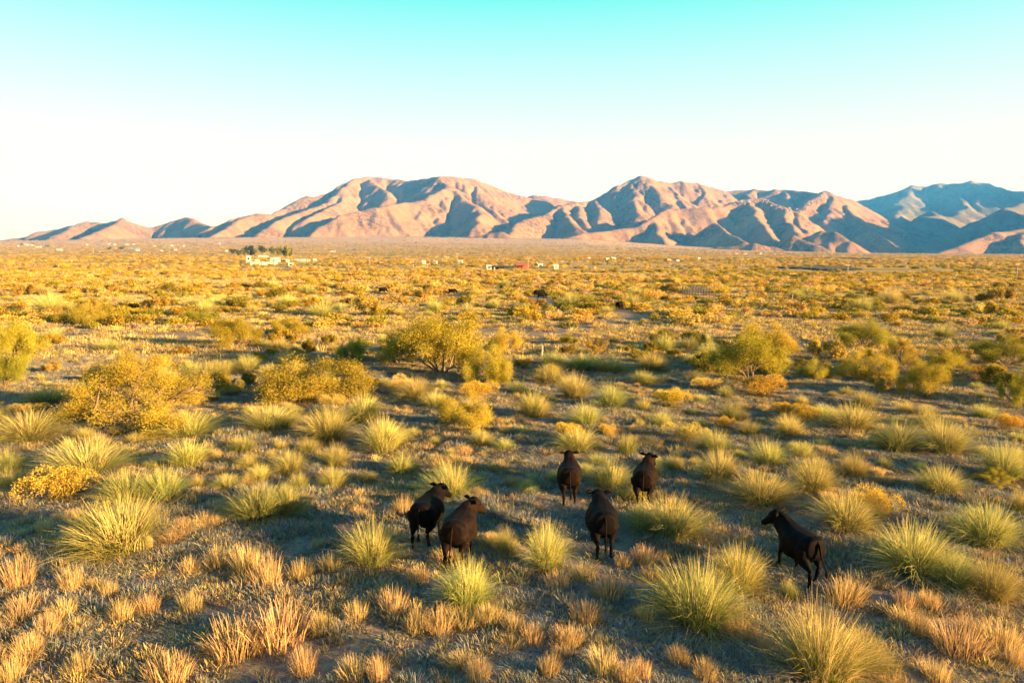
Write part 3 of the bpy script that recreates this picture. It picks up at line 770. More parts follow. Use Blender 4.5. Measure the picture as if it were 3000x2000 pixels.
# ------------------------------------------------------------------ stuff: short grass and far brush, as instances on points
def stuff(name, label, protos, pts, scl, rotz, which):
    pts = np.asarray(pts); ok = np.ones(len(pts), bool)
    for cx, cy, rx, fr in CLEAR:                       # trodden ground where the cattle stand
        ok &= ~((np.abs(pts[:, 0] - cx) < rx) & (pts[:, 1] < cy + 0.6) & (pts[:, 1] > cy - fr) & (np.asarray(scl)[:, 2] > 0.20))
    pts, scl, rotz, which = pts[ok], np.asarray(scl)[ok], np.asarray(rotz)[ok], np.asarray(which)[ok]
    col = bpy.data.collections.new(name + '_source')
    for i, me in enumerate(protos):
        o = bpy.data.objects.new('%s_source_%02d' % (name, i), me)
        col.objects.link(o)
    me = bpy.data.meshes.new(name)
    n = len(pts)
    me.vertices.add(n); me.vertices.foreach_set('co', np.asarray(pts, np.float32).ravel())
    a = me.attributes.new('scl', 'FLOAT_VECTOR', 'POINT'); a.data.foreach_set('vector', np.asarray(scl, np.float32).ravel())
    r = np.zeros((n, 3), np.float32); r[:, 2] = rotz
    a = me.attributes.new('rot', 'FLOAT_VECTOR', 'POINT'); a.data.foreach_set('vector', r.ravel())
    a = me.attributes.new('which', 'INT', 'POINT'); a.data.foreach_set('value', np.asarray(which, np.int32))
    o = link(name, me)
    ng = bpy.data.node_groups.new(name + '_scatter', 'GeometryNodeTree')
    ng.interface.new_socket('Geometry', in_out='INPUT', socket_type='NodeSocketGeometry')
    ng.interface.new_socket('Geometry', in_out='OUTPUT', socket_type='NodeSocketGeometry')
    N = ng.nodes.new; lk = ng.links.new
    gi = N('NodeGroupInput'); go = N('NodeGroupOutput'); ip = N('GeometryNodeInstanceOnPoints'); ci = N('GeometryNodeCollectionInfo')
    ci.inputs['Collection'].default_value = col
    ci.inputs['Separate Children'].default_value = True; ci.inputs['Reset Children'].default_value = True
    def att(nm, ty):
        x = N('GeometryNodeInputNamedAttribute'); x.data_type = ty; x.inputs['Name'].default_value = nm; return x.outputs['Attribute']
    ip.inputs['Pick Instance'].default_value = True
    lk(gi.outputs[0], ip.inputs['Points']); lk(ci.outputs[0], ip.inputs['Instance'])
    lk(att('which', 'INT'), ip.inputs['Instance Index'])
    e2r = N('FunctionNodeEulerToRotation'); lk(att('rot', 'FLOAT_VECTOR'), e2r.inputs[0]); lk(e2r.outputs[0], ip.inputs['Rotation'])
    lk(att('scl', 'FLOAT_VECTOR'), ip.inputs['Scale'])
    lk(ip.outputs[0], go.inputs[0])
    md = o.modifiers.new('scatter', 'NODES'); md.node_group = ng
    tag(o, label, kind='stuff')
    return o

def turf(seed, n, cb, ct, h=0.8, sp=0.35, w=0.05):
    rs_ = np.random.RandomState(seed)
    v, f, c = blades(rs_, n, 0.5, h, sp, 0.3, w, cb, ct, seg=2, hvar=0.6, c_var=0.25)
    return new_mesh('turf', v, f, M_TURF, c)
TURF = [turf(500, 46, (0.18, 0.14, 0.08), (0.42, 0.32, 0.18)), turf(501, 46, (0.22, 0.155, 0.06), (0.54, 0.39, 0.14)),
        turf(502, 40, (0.10, 0.12, 0.085), (0.25, 0.275, 0.20)), turf(503, 36, (0.13, 0.125, 0.11), (0.29, 0.285, 0.255), sp=0.7), turf(504, 46, (0.30, 0.20, 0.06), (0.62, 0.44, 0.14), h=0.95)]

def in_frame_points(n, r0, r1, seed, p=2.0, mar=1.12, left=0.0):
    r_ = np.random.RandomState(seed)
    y = (r0 ** p + (r1 ** p - r0 ** p) * r_.rand(n)) ** (1 / p)
    x = (r_.rand(n) * 2 - 1) * 0.76 * mar * (y + 3)
    return x, y, r_
# short grass near the camera
x, y, r_ = in_frame_points(110000, 8.0, 46.0, 1)
dens = 0.8 * perlin(x / 3.1 + 9, y / 3.1) + 0.9 * perlin(x / 0.8, y / 0.8 + 4)
keep = dens > r_.rand(len(x)) * 0.6 - 0.78
x, y = x[keep], y[keep]
n = len(x)
h = (0.12 + 0.25 * r_.rand(n) ** 1.7) * np.clip(0.85 + 0.55 * perlin(x / 4, y / 4 + 30) + 0.6 * perlin(x / 0.8, y / 0.8 + 4), 0.35, 1.9)
w = 0.20 + 0.26 * r_.rand(n)
kk = np.where(perlin(x / 5 + 60, y / 5) + 0.35 * r_.randn(n) > 0.12, r_.choice([1, 4, 0, 3], n, p=[0.34, 0.14, 0.30, 0.22]), r_.choice([0, 2, 3, 1], n, p=[0.26, 0.30, 0.36, 0.08]))
xt, yt, rt_ = in_frame_points(2200, 9.0, 42.0, 8, p=1.8)
kt = perlin(xt / 2.6 + 31, yt / 2.6) > 0.08 + 0.3 * rt_.rand(len(xt)); xt, yt = xt[kt], yt[kt]; nt_ = len(xt)
ht = 0.24 + 0.22 * rt_.rand(nt_); wt_ = 0.28 + 0.25 * rt_.rand(nt_)
x = np.concatenate([x, xt]); y = np.concatenate([y, yt]); h = np.concatenate([h, ht]); w = np.concatenate([w, wt_]); kk = np.concatenate([kk, 5 + rt_.randint(4, size=nt_)]); n = len(x)
stuff('short_grass', 'short dry grass covering the ground around the cattle', TURF + DRY, np.stack([x, y, gz(x, y) - 0.01], -1), np.stack([w, w, h], -1), r_.rand(n) * 6.28, kk)
# sparser grass further out
x, y, r_ = in_frame_points(120000, 44.0, 230.0, 2, p=1.45)
dens = perlin(x / 9 + 9, y / 9) + 0.6 * perlin(x / 3, y / 3 + 4)
keep = dens > r_.rand(len(x)) * 0.9 - 0.68
x, y = x[keep], y[keep]; n = len(x)
h = (0.22 + 0.34 * r_.rand(n) ** 1.5) * (1 + y / 300); w = (0.42 + 0.45 * r_.rand(n)) * (1 + y / 200)
kk = r_.choice([1, 4, 0, 3], n, p=[0.42, 0.33, 0.15, 0.10])
stuff('dry_grass', 'dry golden grass over the middle of the plain', TURF, np.stack([x, y, gz(x, y) - 0.02], -1), np.stack([w, w, h], -1), r_.rand(n) * 6.28, kk)

# brush that runs out to the foot of the mountains
def brush_clump(seed, n, c0, c1, leaf):
    rs_ = np.random.RandomState(seed)
    lob = [(rs_.randn() * 0.4, rs_.randn() * 0.4, 0.3 + 0.25 * rs_.rand(), 0.3 + 0.2 * rs_.rand()) for _ in range(6)]
    P = []
    for a, b, c, r in lob:
        d = rs_.randn(n // 6, 3); d /= np.linalg.norm(d, axis=1)[:, None]
        P.append(np.array([a, b, c]) + d * r * (0.5 + 0.5 * rs_.rand(n // 6))[:, None])
    P = np.concatenate(P); P[:, 2] = np.abs(P[:, 2]) + 0.02
    v, f, c = leaf_quads(rs_, P, leaf, lerp3(c0, c1, rs_.rand(len(P))))
    return new_mesh('brush', v, f, M_LEAF, c)
BR = [brush_clump(600, 720, (0.25, 0.175, 0.02), (0.62, 0.42, 0.04), 0.062), brush_clump(601, 720, (0.15, 0.13, 0.02), (0.38, 0.30, 0.035), 0.062), brush_clump(602, 600, (0.42, 0.28, 0.065), (0.70, 0.47, 0.11), 0.07), brush_clump(603, 480, (0.40, 0.27, 0.13), (0.64, 0.44, 0.22), 0.075), brush_clump(604, 300, (0.52, 0.35, 0.21), (0.80, 0.55, 0.34), 0.10)]
x, y, r_ = in_frame_points(8500, 62.0, 260.0, 3, p=1.6, mar=1.05)
x2, y2, r2_ = in_frame_points(15000, 250.0, 900.0, 4, p=1.5, mar=1.05)
x3, y3, r3_ = in_frame_points(26000, 880.0, 2300.0, 5, p=1.4, mar=1.04)
x4, y4, r4_ = in_frame_points(26000, 2200.0, 3350.0, 6, p=1.2, mar=1.03)
x = np.concatenate([x, x2, x3, x4]); y = np.concatenate([y, y2, y3, y4])
dens = perlin(x / 60 + 9, y / 45) + 0.7 * perlin(x / 240, y / 120 + 4) + 0.35 * perlin(x / 18, y / 18)
keep = dens > r_.rand(len(x)) * 0.9 - 0.62
x, y, dens = x[keep], y[keep], dens[keep]; n = len(x)
w = (0.5 + 0.9 * r_.rand(n) ** 2) * (1 + y / 420.0) ** 0.75
h = w * (0.55 + 0.45 * r_.rand(n))
band = perlin(x / 300 + 70, y / 110)
kk = np.where(band > 0.05, r_.choice([0, 1, 2, 3], n, p=[0.38, 0.36, 0.20, 0.06]), r_.choice([0, 1, 2, 3], n, p=[0.38, 0.08, 0.46, 0.08]))
h = h * np.clip(1.25 - y / 1600.0, 0.6, 1.0)
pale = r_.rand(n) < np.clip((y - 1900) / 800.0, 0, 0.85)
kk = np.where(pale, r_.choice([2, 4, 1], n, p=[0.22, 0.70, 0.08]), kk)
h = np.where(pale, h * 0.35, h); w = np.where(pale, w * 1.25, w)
stuff('brush', 'low brush and grass running out to the mountains', BR, np.stack([x, y, gz(x, y) - 0.05 * w], -1), np.stack([w, w, h], -1), r_.rand(n) * 6.28, kk)

# ------------------------------------------------------------------ cattle
M_COW_BLACK = None
def cow_material(name, c_dark, c_warm):
    m, nt, b, lk = mat_new(name)
    N = nt.nodes.new
    tc = N('ShaderNodeTexCoord'); nz = N('ShaderNodeTexNoise'); rp = N('ShaderNodeValToRGB')
    nz.inputs['Scale'].default_value = 3.0; nz.inputs['Detail'].default_value = 7; nz.inputs['Roughness'].default_value = 0.65
    e = rp.color_ramp.elements; e[0].position = 0.35; e[1].position = 0.68; e[0].color = (*c_dark, 1); e[1].color = (*c_warm, 1)
    lk(tc.outputs['Object'], nz.inputs[0]); lk(nz.outputs[0], rp.inputs[0]); lk(rp.outputs[0], b.inputs['Base Color'])
    b.inputs['Roughness'].default_value = 0.7; b.inputs['Specular IOR Level'].default_value = 0.05
    b.inputs['Sheen Weight'].default_value = 0.0; b.inputs['Sheen Tint'].default_value = (0.8, 0.5, 0.3, 1)
    n2 = N('ShaderNodeTexNoise'); n2.inputs['Scale'].default_value = 60; mp = N('ShaderNodeMapping'); mp.inputs['Scale'].default_value = (1, 0.3, 0.4)
    lk(tc.outputs['Object'], mp.inputs[0]); lk(mp.outputs[0], n2.inputs[0])
    bp = N('ShaderNodeBump'); bp.inputs['Strength'].default_value = 0.25; bp.inputs['Distance'].default_value = 0.01
    lk(n2.outputs[0], bp.inputs['Height']); lk(bp.outputs[0], b.inputs['Normal'])
    return m
M_BLACK = cow_material('black_hide', (0.002, 0.0018, 0.0018), (0.009, 0.005, 0.003))
M_BROWN = cow_material('dark_brown_hide', (0.0035, 0.0024, 0.0018), (0.019, 0.009, 0.004))
M_HOOF = plain('hoof_horn', (0.02, 0.017, 0.014), 0.5)
M_EYE = plain('eye', (0.008, 0.006, 0.005), 0.12)
M_SWITCH = foliage('tail_hair', var=0.05, hue=0.0)

def loft(bm, rings, seg=14):
    """closed body through rings of (centre, half width, half height, tangent)"""
    loops = []
    for c, hw, hh, t in rings:
        t = Vector(t).normalized()
        a = t.cross(Vector((0, 0, 1)))
        a = a.normalized() if a.length > 1e-4 else Vector((1, 0, 0))
        b = a.cross(t)
        sq = lambda q_: math.copysign(abs(q_) ** 0.82, q_)          # a little boxy, as a beast's barrel is
        loops.append([bm.verts.new(Vector(c) + a * (hw * sq(math.cos(2 * math.pi * k / seg))) + b * (hh * sq(math.sin(2 * math.pi * k / seg)))) for k in range(seg)])
    for l0, l1 in zip(loops[:-1], loops[1:]):
        for k in range(seg):
            bm.faces.new((l0[k], l0[(k + 1) % seg], l1[(k + 1) % seg], l1[k]))
    bm.faces.new(loops[0][::-1]); bm.faces.new(loops[-1])
def chain(bm, pts, rad, flat=1.0, seg=10):
    """tapered limb with rounded ends through the joints"""
    P = [Vector(p) for p in pts]
    fine, fr = [], []
    for i in range(len(P) - 1):
        for k in range(5):
            t = k / 5.0; s_ = t * t * (3 - 2 * t)
            fine.append(P[i].lerp(P[i + 1], t)); fr.append(rad[i] + (rad[i + 1] - rad[i]) * s_)
    fine.append(P[-1]); fr.append(rad[-1])
    d0 = (fine[0] - fine[1]).normalized(); d1 = (fine[-1] - fine[-2]).normalized()
    fine = [fine[0] + d0 * fr[0] * 0.6] + fine + [fine[-1] + d1 * fr[-1] * 0.6]
    fr = [fr[0] * 0.45] + fr + [fr[-1] * 0.45]
    rings = []
    for i, p in enumerate(fine):
        t = fine[min(i + 1, len(fine) - 1)] - fine[max(i - 1, 0)]
        rings.append((p, fr[i] * flat, fr[i], t))
    loft(bm, rings, seg)

def cow(name, label, px, py, yaw_deg, mat, head_yaw=0.0, head_pitch=0.0, neck_up=0.25, legs=((0, 0), (0, 0), (0, 0), (0, 0)), tail=(0, 0), scale=0.86, fat=1.0, far=False):
    """px, py: the point on the ground under the middle of the animal.  Local +Y is forward.  legs: (forward offset, lift) of fl, fr, rl, rr"""
    bm = bmesh.new()
    Y = Vector((0, 1, 0))
    tr = [(-0.80, 1.05, 0.10, 0.14), (-0.775, 1.03, 0.20, 0.24), (-0.70, 1.00, 0.262, 0.295), (-0.55, 0.97, 0.29, 0.335), (-0.38, 0.93, 0.300, 0.345), (-0.15, 0.885, 0.345 * fat, 0.385), (0.08, 0.87, 0.36 * fat, 0.395), (0.30, 0.88, 0.33, 0.395),
          (0.48, 0.93, 0.275, 0.385), (0.62, 0.97, 0.235, 0.34), (0.74, 0.99, 0.17, 0.26), (0.82, 0.99, 0.08, 0.14)]
    loft(bm, [((0, y * 0.9, z), w * 1.2, h, Y) for y, z, w, h in tr], 18)
    # hip bones, withers, tail head
    for sx in (-1, 1):
        chain(bm, [(sx * 0.19, -0.48, 1.18), (sx * 0.23, -0.42, 1.13)], [0.07, 0.06])
    chain(bm, [(0, 0.38, 1.25), (0, 0.55, 1.27), (0, 0.7, 1.2)], [0.05, 0.09, 0.10])
    # neck and head
    nb = Vector((0, 0.58, 1.06))
    hy = math.radians(head_yaw)
    nd = Vector((math.sin(hy * 0.5) * 0.30, 0.30 * math.cos(hy * 0.5), neck_up))
    poll = nb + nd
    chain(bm, [nb + Vector((0, -0.1, -0.06)), nb + nd * 0.5 + Vector((0, 0, -0.02)), poll - Vector((0, 0, 0.02))], [0.33, 0.275, 0.20], flat=0.78)
    chain(bm, [(0, 0.60, 0.80), nb + nd * 0.55 + Vector((0, 0, -0.14))], [0.13, 0.07], flat=0.45)
    fwd = Vector((math.sin(hy) * math.cos(math.radians(head_pitch)), math.cos(hy) * math.cos(math.radians(head_pitch)), math.sin(math.radians(head_pitch))))
    side = fwd.cross(Vector((0, 0, 1))).normalized(); up = side.cross(fwd)
    hp = lambda f, s_, u: poll + fwd * f * 1.14 + side * s_ * 1.35 + up * u * 1.35
    rings = [(hp(-0.10, 0, 0.01), 0.06, 0.06), (hp(-0.05, 0, 0.02), 0.105, 0.11), (hp(0.05, 0, 0.01), 0.125, 0.135), (hp(0.16, 0, -0.01), 0.115, 0.125), (hp(0.27, 0, -0.03), 0.082, 0.095), (hp(0.38, 0, -0.045), 0.068, 0.072), (hp(0.44, 0, -0.05), 0.072, 0.066), (hp(0.48, 0, -0.055), 0.045, 0.04)]
    loft(bm, [(c, w * (1.34 if i_ < 4 else 1.12), h * (1.36 if i_ < 4 else 1.18), fwd) for i_, (c, w, h) in enumerate(rings)], 12)
    for sx in (-1, 1):                                   # ears: flat leaves held out sideways
        chain(bm, [hp(-0.03, sx * 0.09, 0.05), hp(-0.07, sx * 0.19, 0.055), hp(-0.10, sx * 0.27, 0.03)], [0.040, 0.066, 0.022], flat=0.6, seg=8)
        chain(bm, [hp(0.10, sx * 0.10, 0.05), hp(0.12, sx * 0.10, 0.05)], [0.035, 0.03], seg=8)   # brow
    # legs
    hoofs = []
    for i, (sx, fore) in enumerate(((-1, 1), (1, 1), (-1, 0), (1, 0))):
        o, l = legs[i]
        if fore:
            x = sx * 0.17
            J = [(sx * 0.17, 0.46, 0.95), (x, 0.42 + o * 0.25, 0.66 + l * 0.2), (x, 0.48 + o * 0.62, 0.385 + l * 0.7), (x, 0.46 + o * 0.95 - l * 0.35, 0.12 + l), (x, 0.485 + o - l * 0.45, 0.05 + l)]
            R = [0.15, 0.105, 0.060, 0.043, 0.050]
        else:
            x = sx * 0.185
            J = [(sx * 0.20, -0.47, 0.95), (sx * 0.23, -0.44 + o * 0.3, 0.70 + l * 0.2), (x, -0.68 + o * 0.65, 0.47 + l * 0.7), (x, -0.63 + o * 0.95 - l * 0.3, 0.12 + l), (x, -0.60 + o - l * 0.4, 0.05 + l)]
            R = [0.24, 0.18, 0.072, 0.045, 0.051]
        chain(bm, J, R, flat=0.85 if fore else 0.8)
        hoofs.append(J[-1])
    if not far:                                          # udder / brisket fold
        chain(bm, [(0, -0.36, 0.60), (0, -0.25, 0.56)], [0.10, 0.08], flat=1.3)
    bmesh.ops.recalc_face_normals(bm, faces=bm.faces)
    me = bpy.data.meshes.new('cow_raw'); bm.to_mesh(me); bm.free()
    tmp = bpy.data.objects.new('cow_raw', me); C.objects.link(tmp)
    rm = tmp.modifiers.new('r', 'REMESH'); rm.mode = 'VOXEL'; rm.voxel_size = 0.035 if far else 0.02
    sm = tmp.modifiers.new('s', 'SMOOTH'); sm.factor = 0.5; sm.iterations = 4
    dg = bpy.context.evaluated_depsgraph_get()
    body = bpy.data.meshes.new_from_object(tmp.evaluated_get(dg)); body.name = 'cow_body'
    bpy.data.objects.remove(tmp); bpy.data.meshes.remove(me)
    body.materials.clear(); body.materials.append(mat)
    body.polygons.foreach_set('use_smooth', np.ones(len(body.polygons), bool))
    p = ground_hit(px, py)
    o = link(name, body, None, (p[0], p[1], p[2] - 0.01), (0, 0, math.radians(-yaw_deg)), (scale,) * 3)
    tag(o, label, 'cow', 'far cattle' if far else 'six cattle walking away from the camera')
    if far:
        return o
    # tail with its switch
    tx, ty = tail
    T = [(0, -0.66, 1.24), (tx * 0.1, -0.75, 1.15), (tx * 0.3, -0.80 - ty * 0.3, 0.85), (tx * 0.7, -0.80 - ty * 0.8, 0.62), (tx, -0.80 - ty, 0.46)]
    mb = MB().tube(T, [0.035, 0.032, 0.024, 0.019, 0.016], 8)
    tl = link('tail', mb.mesh('tail', mat, True), o)
    rs_ = np.random.RandomState(3)
    v, f, c = blades(rs_, 60, 0.022, 0.30, 0.05, 0.0, 0.014, (0.02, 0.014, 0.01), (0.03, 0.02, 0.012), seg=3)
    v[:, 2] *= -1; v += np.array(T[-1]) + np.array([0, 0, 0.03]); v[:, 0] += tx * 0.4 * (T[-1][2] - v[:, 2]); 
    link('tail_switch', new_mesh('tail_switch', v, f, M_SWITCH, c), tl)
    for hx, hyy, hz in hoofs:
        h = MB()
        for s_ in (-1, 1):                               # cloven
            h.tube([(hx + s_ * 0.026, hyy + 0.005, hz + 0.025), (hx + s_ * 0.029, hyy + 0.025, hz - 0.045)], [0.030, 0.036], 8)
        link('hoof', h.mesh('hoof', M_HOOF, True), o)
    for sx in (-1, 1):
        q = hp(0.13, sx * 0.115, 0.045)
        bme = bmesh.new(); bmesh.ops.create_uvsphere(bme, u_segments=10, v_segments=8, radius=0.022, matrix=Matrix.Translation(q))
        em = bpy.data.meshes.new('eye'); bme.to_mesh(em); bme.free(); em.materials.append(M_EYE)
        link('eye', em, o)
    return o

COWS = [
    (cow('cow', 'leftmost near cow, black, half hidden behind the brown cow', 1256, 1580, 13, M_BLACK, head_yaw=24, head_pitch=-30, neck_up=0.14, legs=((0.1, 0), (-0.06, 0), (-0.12, 0), (0.12, 0)), scale=0.86), 'leftmost near cow', 1250, 1515),
    (cow('cow', 'dark brown cow looking right, beside the leftmost black cow', 1348, 1640, 11, M_BROWN, head_yaw=48, head_pitch=-32, neck_up=0.20, legs=((0.12, 0), (-0.1, 0), (-0.10, 0), (0.14, 0)), tail=(-0.05, 0.0), scale=0.86, fat=1.04), 'brown cow', 1345, 1550),
    (cow('cow', 'left cow of the farther pair, seen from behind with ears spread', 1668, 1462, 5, M_BROWN, head_yaw=-10, head_pitch=-35, neck_up=0.24, legs=((0.05, 0), (-0.1, 0), (-0.14, 0), (0.14, 0)), tail=(0.05, 0), scale=0.84), 'left cow of the farther pair', 1665, 1400),
    (cow('cow', 'round-bellied cow seen squarely from behind, nearest the middle', 1762, 1610, 1, M_BLACK, head_yaw=-4, head_pitch=-40, neck_up=0.16, legs=((0.1, 0), (-0.08, 0), (-0.06, 0), (0.10, 0)), tail=(0.02, 0.02), scale=0.88, fat=1.06), 'round-bellied cow', 1760, 1540),
    (cow('cow', 'right cow of the farther pair, legs hidden in tall grass', 1888, 1470, 16, M_BROWN, head_yaw=22, head_pitch=-32, neck_up=0.26, legs=((0.1, 0), (-0.1, 0), (-0.1, 0), (0.1, 0)), scale=0.84), 'right cow of the farther pair', 1890, 1405),
    (cow('cow', 'rightmost black cow striding to the left, rump lit by the sun', 2338, 1684, -11, M_BLACK, head_yaw=-38, head_pitch=-30, neck_up=0.26, legs=((0.16, 0.02), (-0.14, 0), (-0.12, 0), (0.18, 0)), tail=(0.22, 0.02), scale=0.85, fat=1.12), 'rightmost cow', 2315, 1575),
]
for i, (px, py, yaw, lab) in enumerate([(1121, 860, 60, 'leftmost of the far black cows, on the plain'), (1324, 864, 80, 'far black cow second from the left, above the largest mesquite'), (1571, 869, 20, 'far black cow standing just behind another one'),
                                         (1586, 876, 75, 'far black cow in front of the one beside it'), (1815, 908, 35, 'nearest of the far black cows, grazing alone at the right')]):
    cow('far_cow', lab, px, py, yaw, M_BLACK, head_pitch=-60, neck_up=-0.2, far=True, scale=0.82, legs=((0.05, 0), (-0.05, 0), (-0.08, 0), (0.08, 0)))

# ------------------------------------------------------------------ labels for the near plants: by look, then by the nearest landmark
LAND = [(n_, x, y) for _o, n_, x, y in COWS]
LAND += [('barrel cactus', 418, 1612), ('spiky bottom clump', 1370, 1770), ('broad double clump', 2060, 1810), ('tallest clump', 2410, 1985), ('biggest dry tuft', 790, 1880), ('huge sprawling mesquite', 350, 1180), ('largest mesquite', 1300, 1060), ('full yellow-green mesquite', 2200, 1090), ('yellow-green twin bushes', 2710, 1140), ('bottom left corner', 0, 2000), ('bottom right corner', 3000, 2000), ('bottom edge middle', 1500, 2000), ('right edge at mid height', 3000, 1350)]
ORD = ['nearest', 'second', 'third', 'fourth', 'fifth', 'sixth', 'seventh', 'eighth', 'ninth', 'tenth', 'eleventh', 'twelfth'] + ['number %d from it' % i for i in range(13, 60)]
SHORT = ['huge sprawling mesquite', 'wide low golden bush', 'largest mesquite', 'bush touching the largest mesquite', 'green bush beside the largest mesquite', 'full yellow-green mesquite', 'bush behind the yellow-green mesquite', 'upper bush at the left edge', 'lower bush at the left edge',
         'bush with the long shadow', 'far golden bush at the left', 'dark shaded bush', 'rounded bush behind the largest mesquite', 'umbrella-shaped bush', 'leafless grey-stemmed bush', 'straw coloured spreading bush', 'nearer twin bush', 'farther twin bush', 'deep green bush at the right edge',
         'nearest deep green bush', 'small straw bush', 'bushy golden shrub', 'low olive bush', 'golden bush on the slope', 'small dark green bush', 'brown twiggy shrub']
LAND2 = [(t, b_[0] * S, b_[1] * S) for t, b_ in zip(SHORT, BUSHES)] + [('leftmost far cow', 1121, 860), ('second far cow', 1324, 864), ('far pair of cows', 1578, 872), ('grazing far cow', 1815, 908), ('pipe corral', 2050, 866), ('left edge of the plain', 0, 870), ('right edge of the plain', 3000, 880)]
OWN = {(1072, 1388): 'spiky green bunchgrass clump with straw stalks, below the brown cow', (1600, 1428): 'broad straw-green left half of the double clump below the round-bellied cow',
       (1690, 1355): 'straw-gold right half of the double clump below the round-bellied cow', (1890, 1562): 'tallest and largest bunchgrass clump, at the bottom right',
       (275, 1262): 'widest golden bunchgrass clump, with the barrel cactus at its foot', (640, 1470): 'big golden dry tuft at the lower left, farther one of the pair', (545, 1495): 'big golden dry tuft at the lower left, nearer one of the pair'}
for q in NEAR:
    for (x, y), t in OWN.items():
        if abs(q[2] - x * S) < 0.5 and abs(q[3] - y * S) < 0.5: q[0]['label'] = t
def name_them(recs, land, sizes=None):
    buck = {}
    for o, phrase, px, py, w in recs:
        if 'label' in o: continue
        best = min(land, key=lambda l: math.hypot(l[1] - px, (l[2] - py) * (1.6 if sizes is None else 3.0)))
        dx, dy = px - best[1], (py - best[2]) * (1.6 if sizes is None else 3.0)
        side_ = ('right of' if dx > 0 else 'left of') if abs(dx) > abs(dy) else ('in front of' if dy > 0 else 'behind')
        if best[0].startswith(('bottom', 'right edge', 'left edge')): side_ = 'near'
        if sizes: phrase = ('tiny ' if w < sizes[0] else 'small ' if w < sizes[1] else 'mid-sized ') + phrase
        buck.setdefault((phrase, best[0], side_), []).append((math.hypot(dx, dy), o))
    for (phrase, lm, side_), L_ in buck.items():
        L_.sort(key=lambda t: t[0])
        for i, (_d, o) in enumerate(L_):
            o['label'] = '%s %s the %s' % (phrase, side_, lm) + ('' if len(L_) == 1 else ', ' + ORD[i] + (' nearest' if i else ''))
name_them(NEAR, LAND)
name_them(MIDREC, LAND2, (1.3, 2.2))

# ------------------------------------------------------------------ buildings, poles and other far things
M_WHITE = plain('white_stucco', (0.44, 0.40, 0.34), 0.9, 0.06, 0.6)
M_CREAM = plain('cream_wall', (0.42, 0.34, 0.25), 0.9, 0.08, 0.6)
M_TAN = plain('tan_wall', (0.50, 0.38, 0.27), 0.9, 0.1, 0.6)
M_ROOF_G = plain('grey_metal_roof', (0.45, 0.44, 0.43), 0.5, 0.1, 0.5)
M_ROOF_W = plain('white_roof', (0.48, 0.45, 0.40), 0.7)
M_ROOF_R = plain('rust_red_roof', (0.28, 0.085, 0.04), 0.7, 0.2, 0.5)
M_RED = plain('red_painted_steel', (0.26, 0.08, 0.04), 0.7, 0.2, 0.5)
M_GLASS = plain('dark_window', (0.03, 0.035, 0.04), 0.15)
M_DOOR = plain('brown_door', (0.14, 0.07, 0.035), 0.6)
M_WOOD = plain('weathered_wood', (0.34, 0.25, 0.17), 0.9, 0.3, 3)
M_STEEL = plain('dark_steel', (0.06, 0.06, 0.065), 0.5, metal=0.3)
M_GREYP = plain('grey_insulator', (0.5, 0.5, 0.5), 0.3)

def house(px, py, w_px, h_px, label, wall=M_WHITE, roof=M_ROOF_G, flat=False, yaw=0.25, deep=0.7, name='house', cat='house', group='scattered far houses'):
    p = ground_hit(px, py); k = px_per_m(p)
    W = max(w_px / k, 2.2); H = max(h_px / k, 1.8); D = W * deep
    e = link(name, None, None, tuple(p), (0, 0, yaw)); e.empty_display_size = 1
    tag(e, label, cat, group)
    wh = H if flat else H * 0.66
    link('wall', MB().box(-W / 2, W / 2, -D / 2, D / 2, -0.6, wh).mesh('wall', wall), e)
    if flat:
        r = MB(); t = 0.14
        r.box(-W / 2 - 0.02, W / 2 + 0.02, -D / 2 - 0.02, -D / 2 + t, wh, wh + 0.3); r.box(-W / 2 - 0.02, W / 2 + 0.02, D / 2 - t, D / 2 + 0.02, wh, wh + 0.3)
        r.box(-W / 2 - 0.02, -W / 2 + t, -D / 2 + t, D / 2 - t, wh, wh + 0.3); r.box(W / 2 - t, W / 2 + 0.02, -D / 2 + t, D / 2 - t, wh, wh + 0.3)
        link('roof', r.mesh('roof', wall), e)
    else:
        link('roof', MB().gable(-W / 2, W / 2, -D / 2, D / 2, wh, H, over=min(0.4, W * 0.05)).mesh('roof', roof), e)
    n = max(1, int(W / 4.0))
    for i in range(n):
        x = -W / 2 + W * (i + 0.5) / n
        ww = min(0.6, W / n * 0.22)
        if i == n // 2 and n > 1:
            link('door', MB().box(x - 0.45, x + 0.45, -D / 2 - 0.05, -D / 2 + 0.02, 0, min(2.0, wh * 0.85)).mesh('door', M_DOOR), e)
        else:
            wi = link('window', MB().box(x - ww, x + ww, -D / 2 - 0.05, -D / 2 + 0.02, wh * 0.40, wh * 0.78).mesh('window', M_GLASS), e)
            link('sill', MB().box(x - ww - 0.1, x + ww + 0.1, -D / 2 - 0.14, -D / 2, wh * 0.40 - 0.1, wh * 0.40 - 0.004).mesh('sill', wall), wi)
    return e

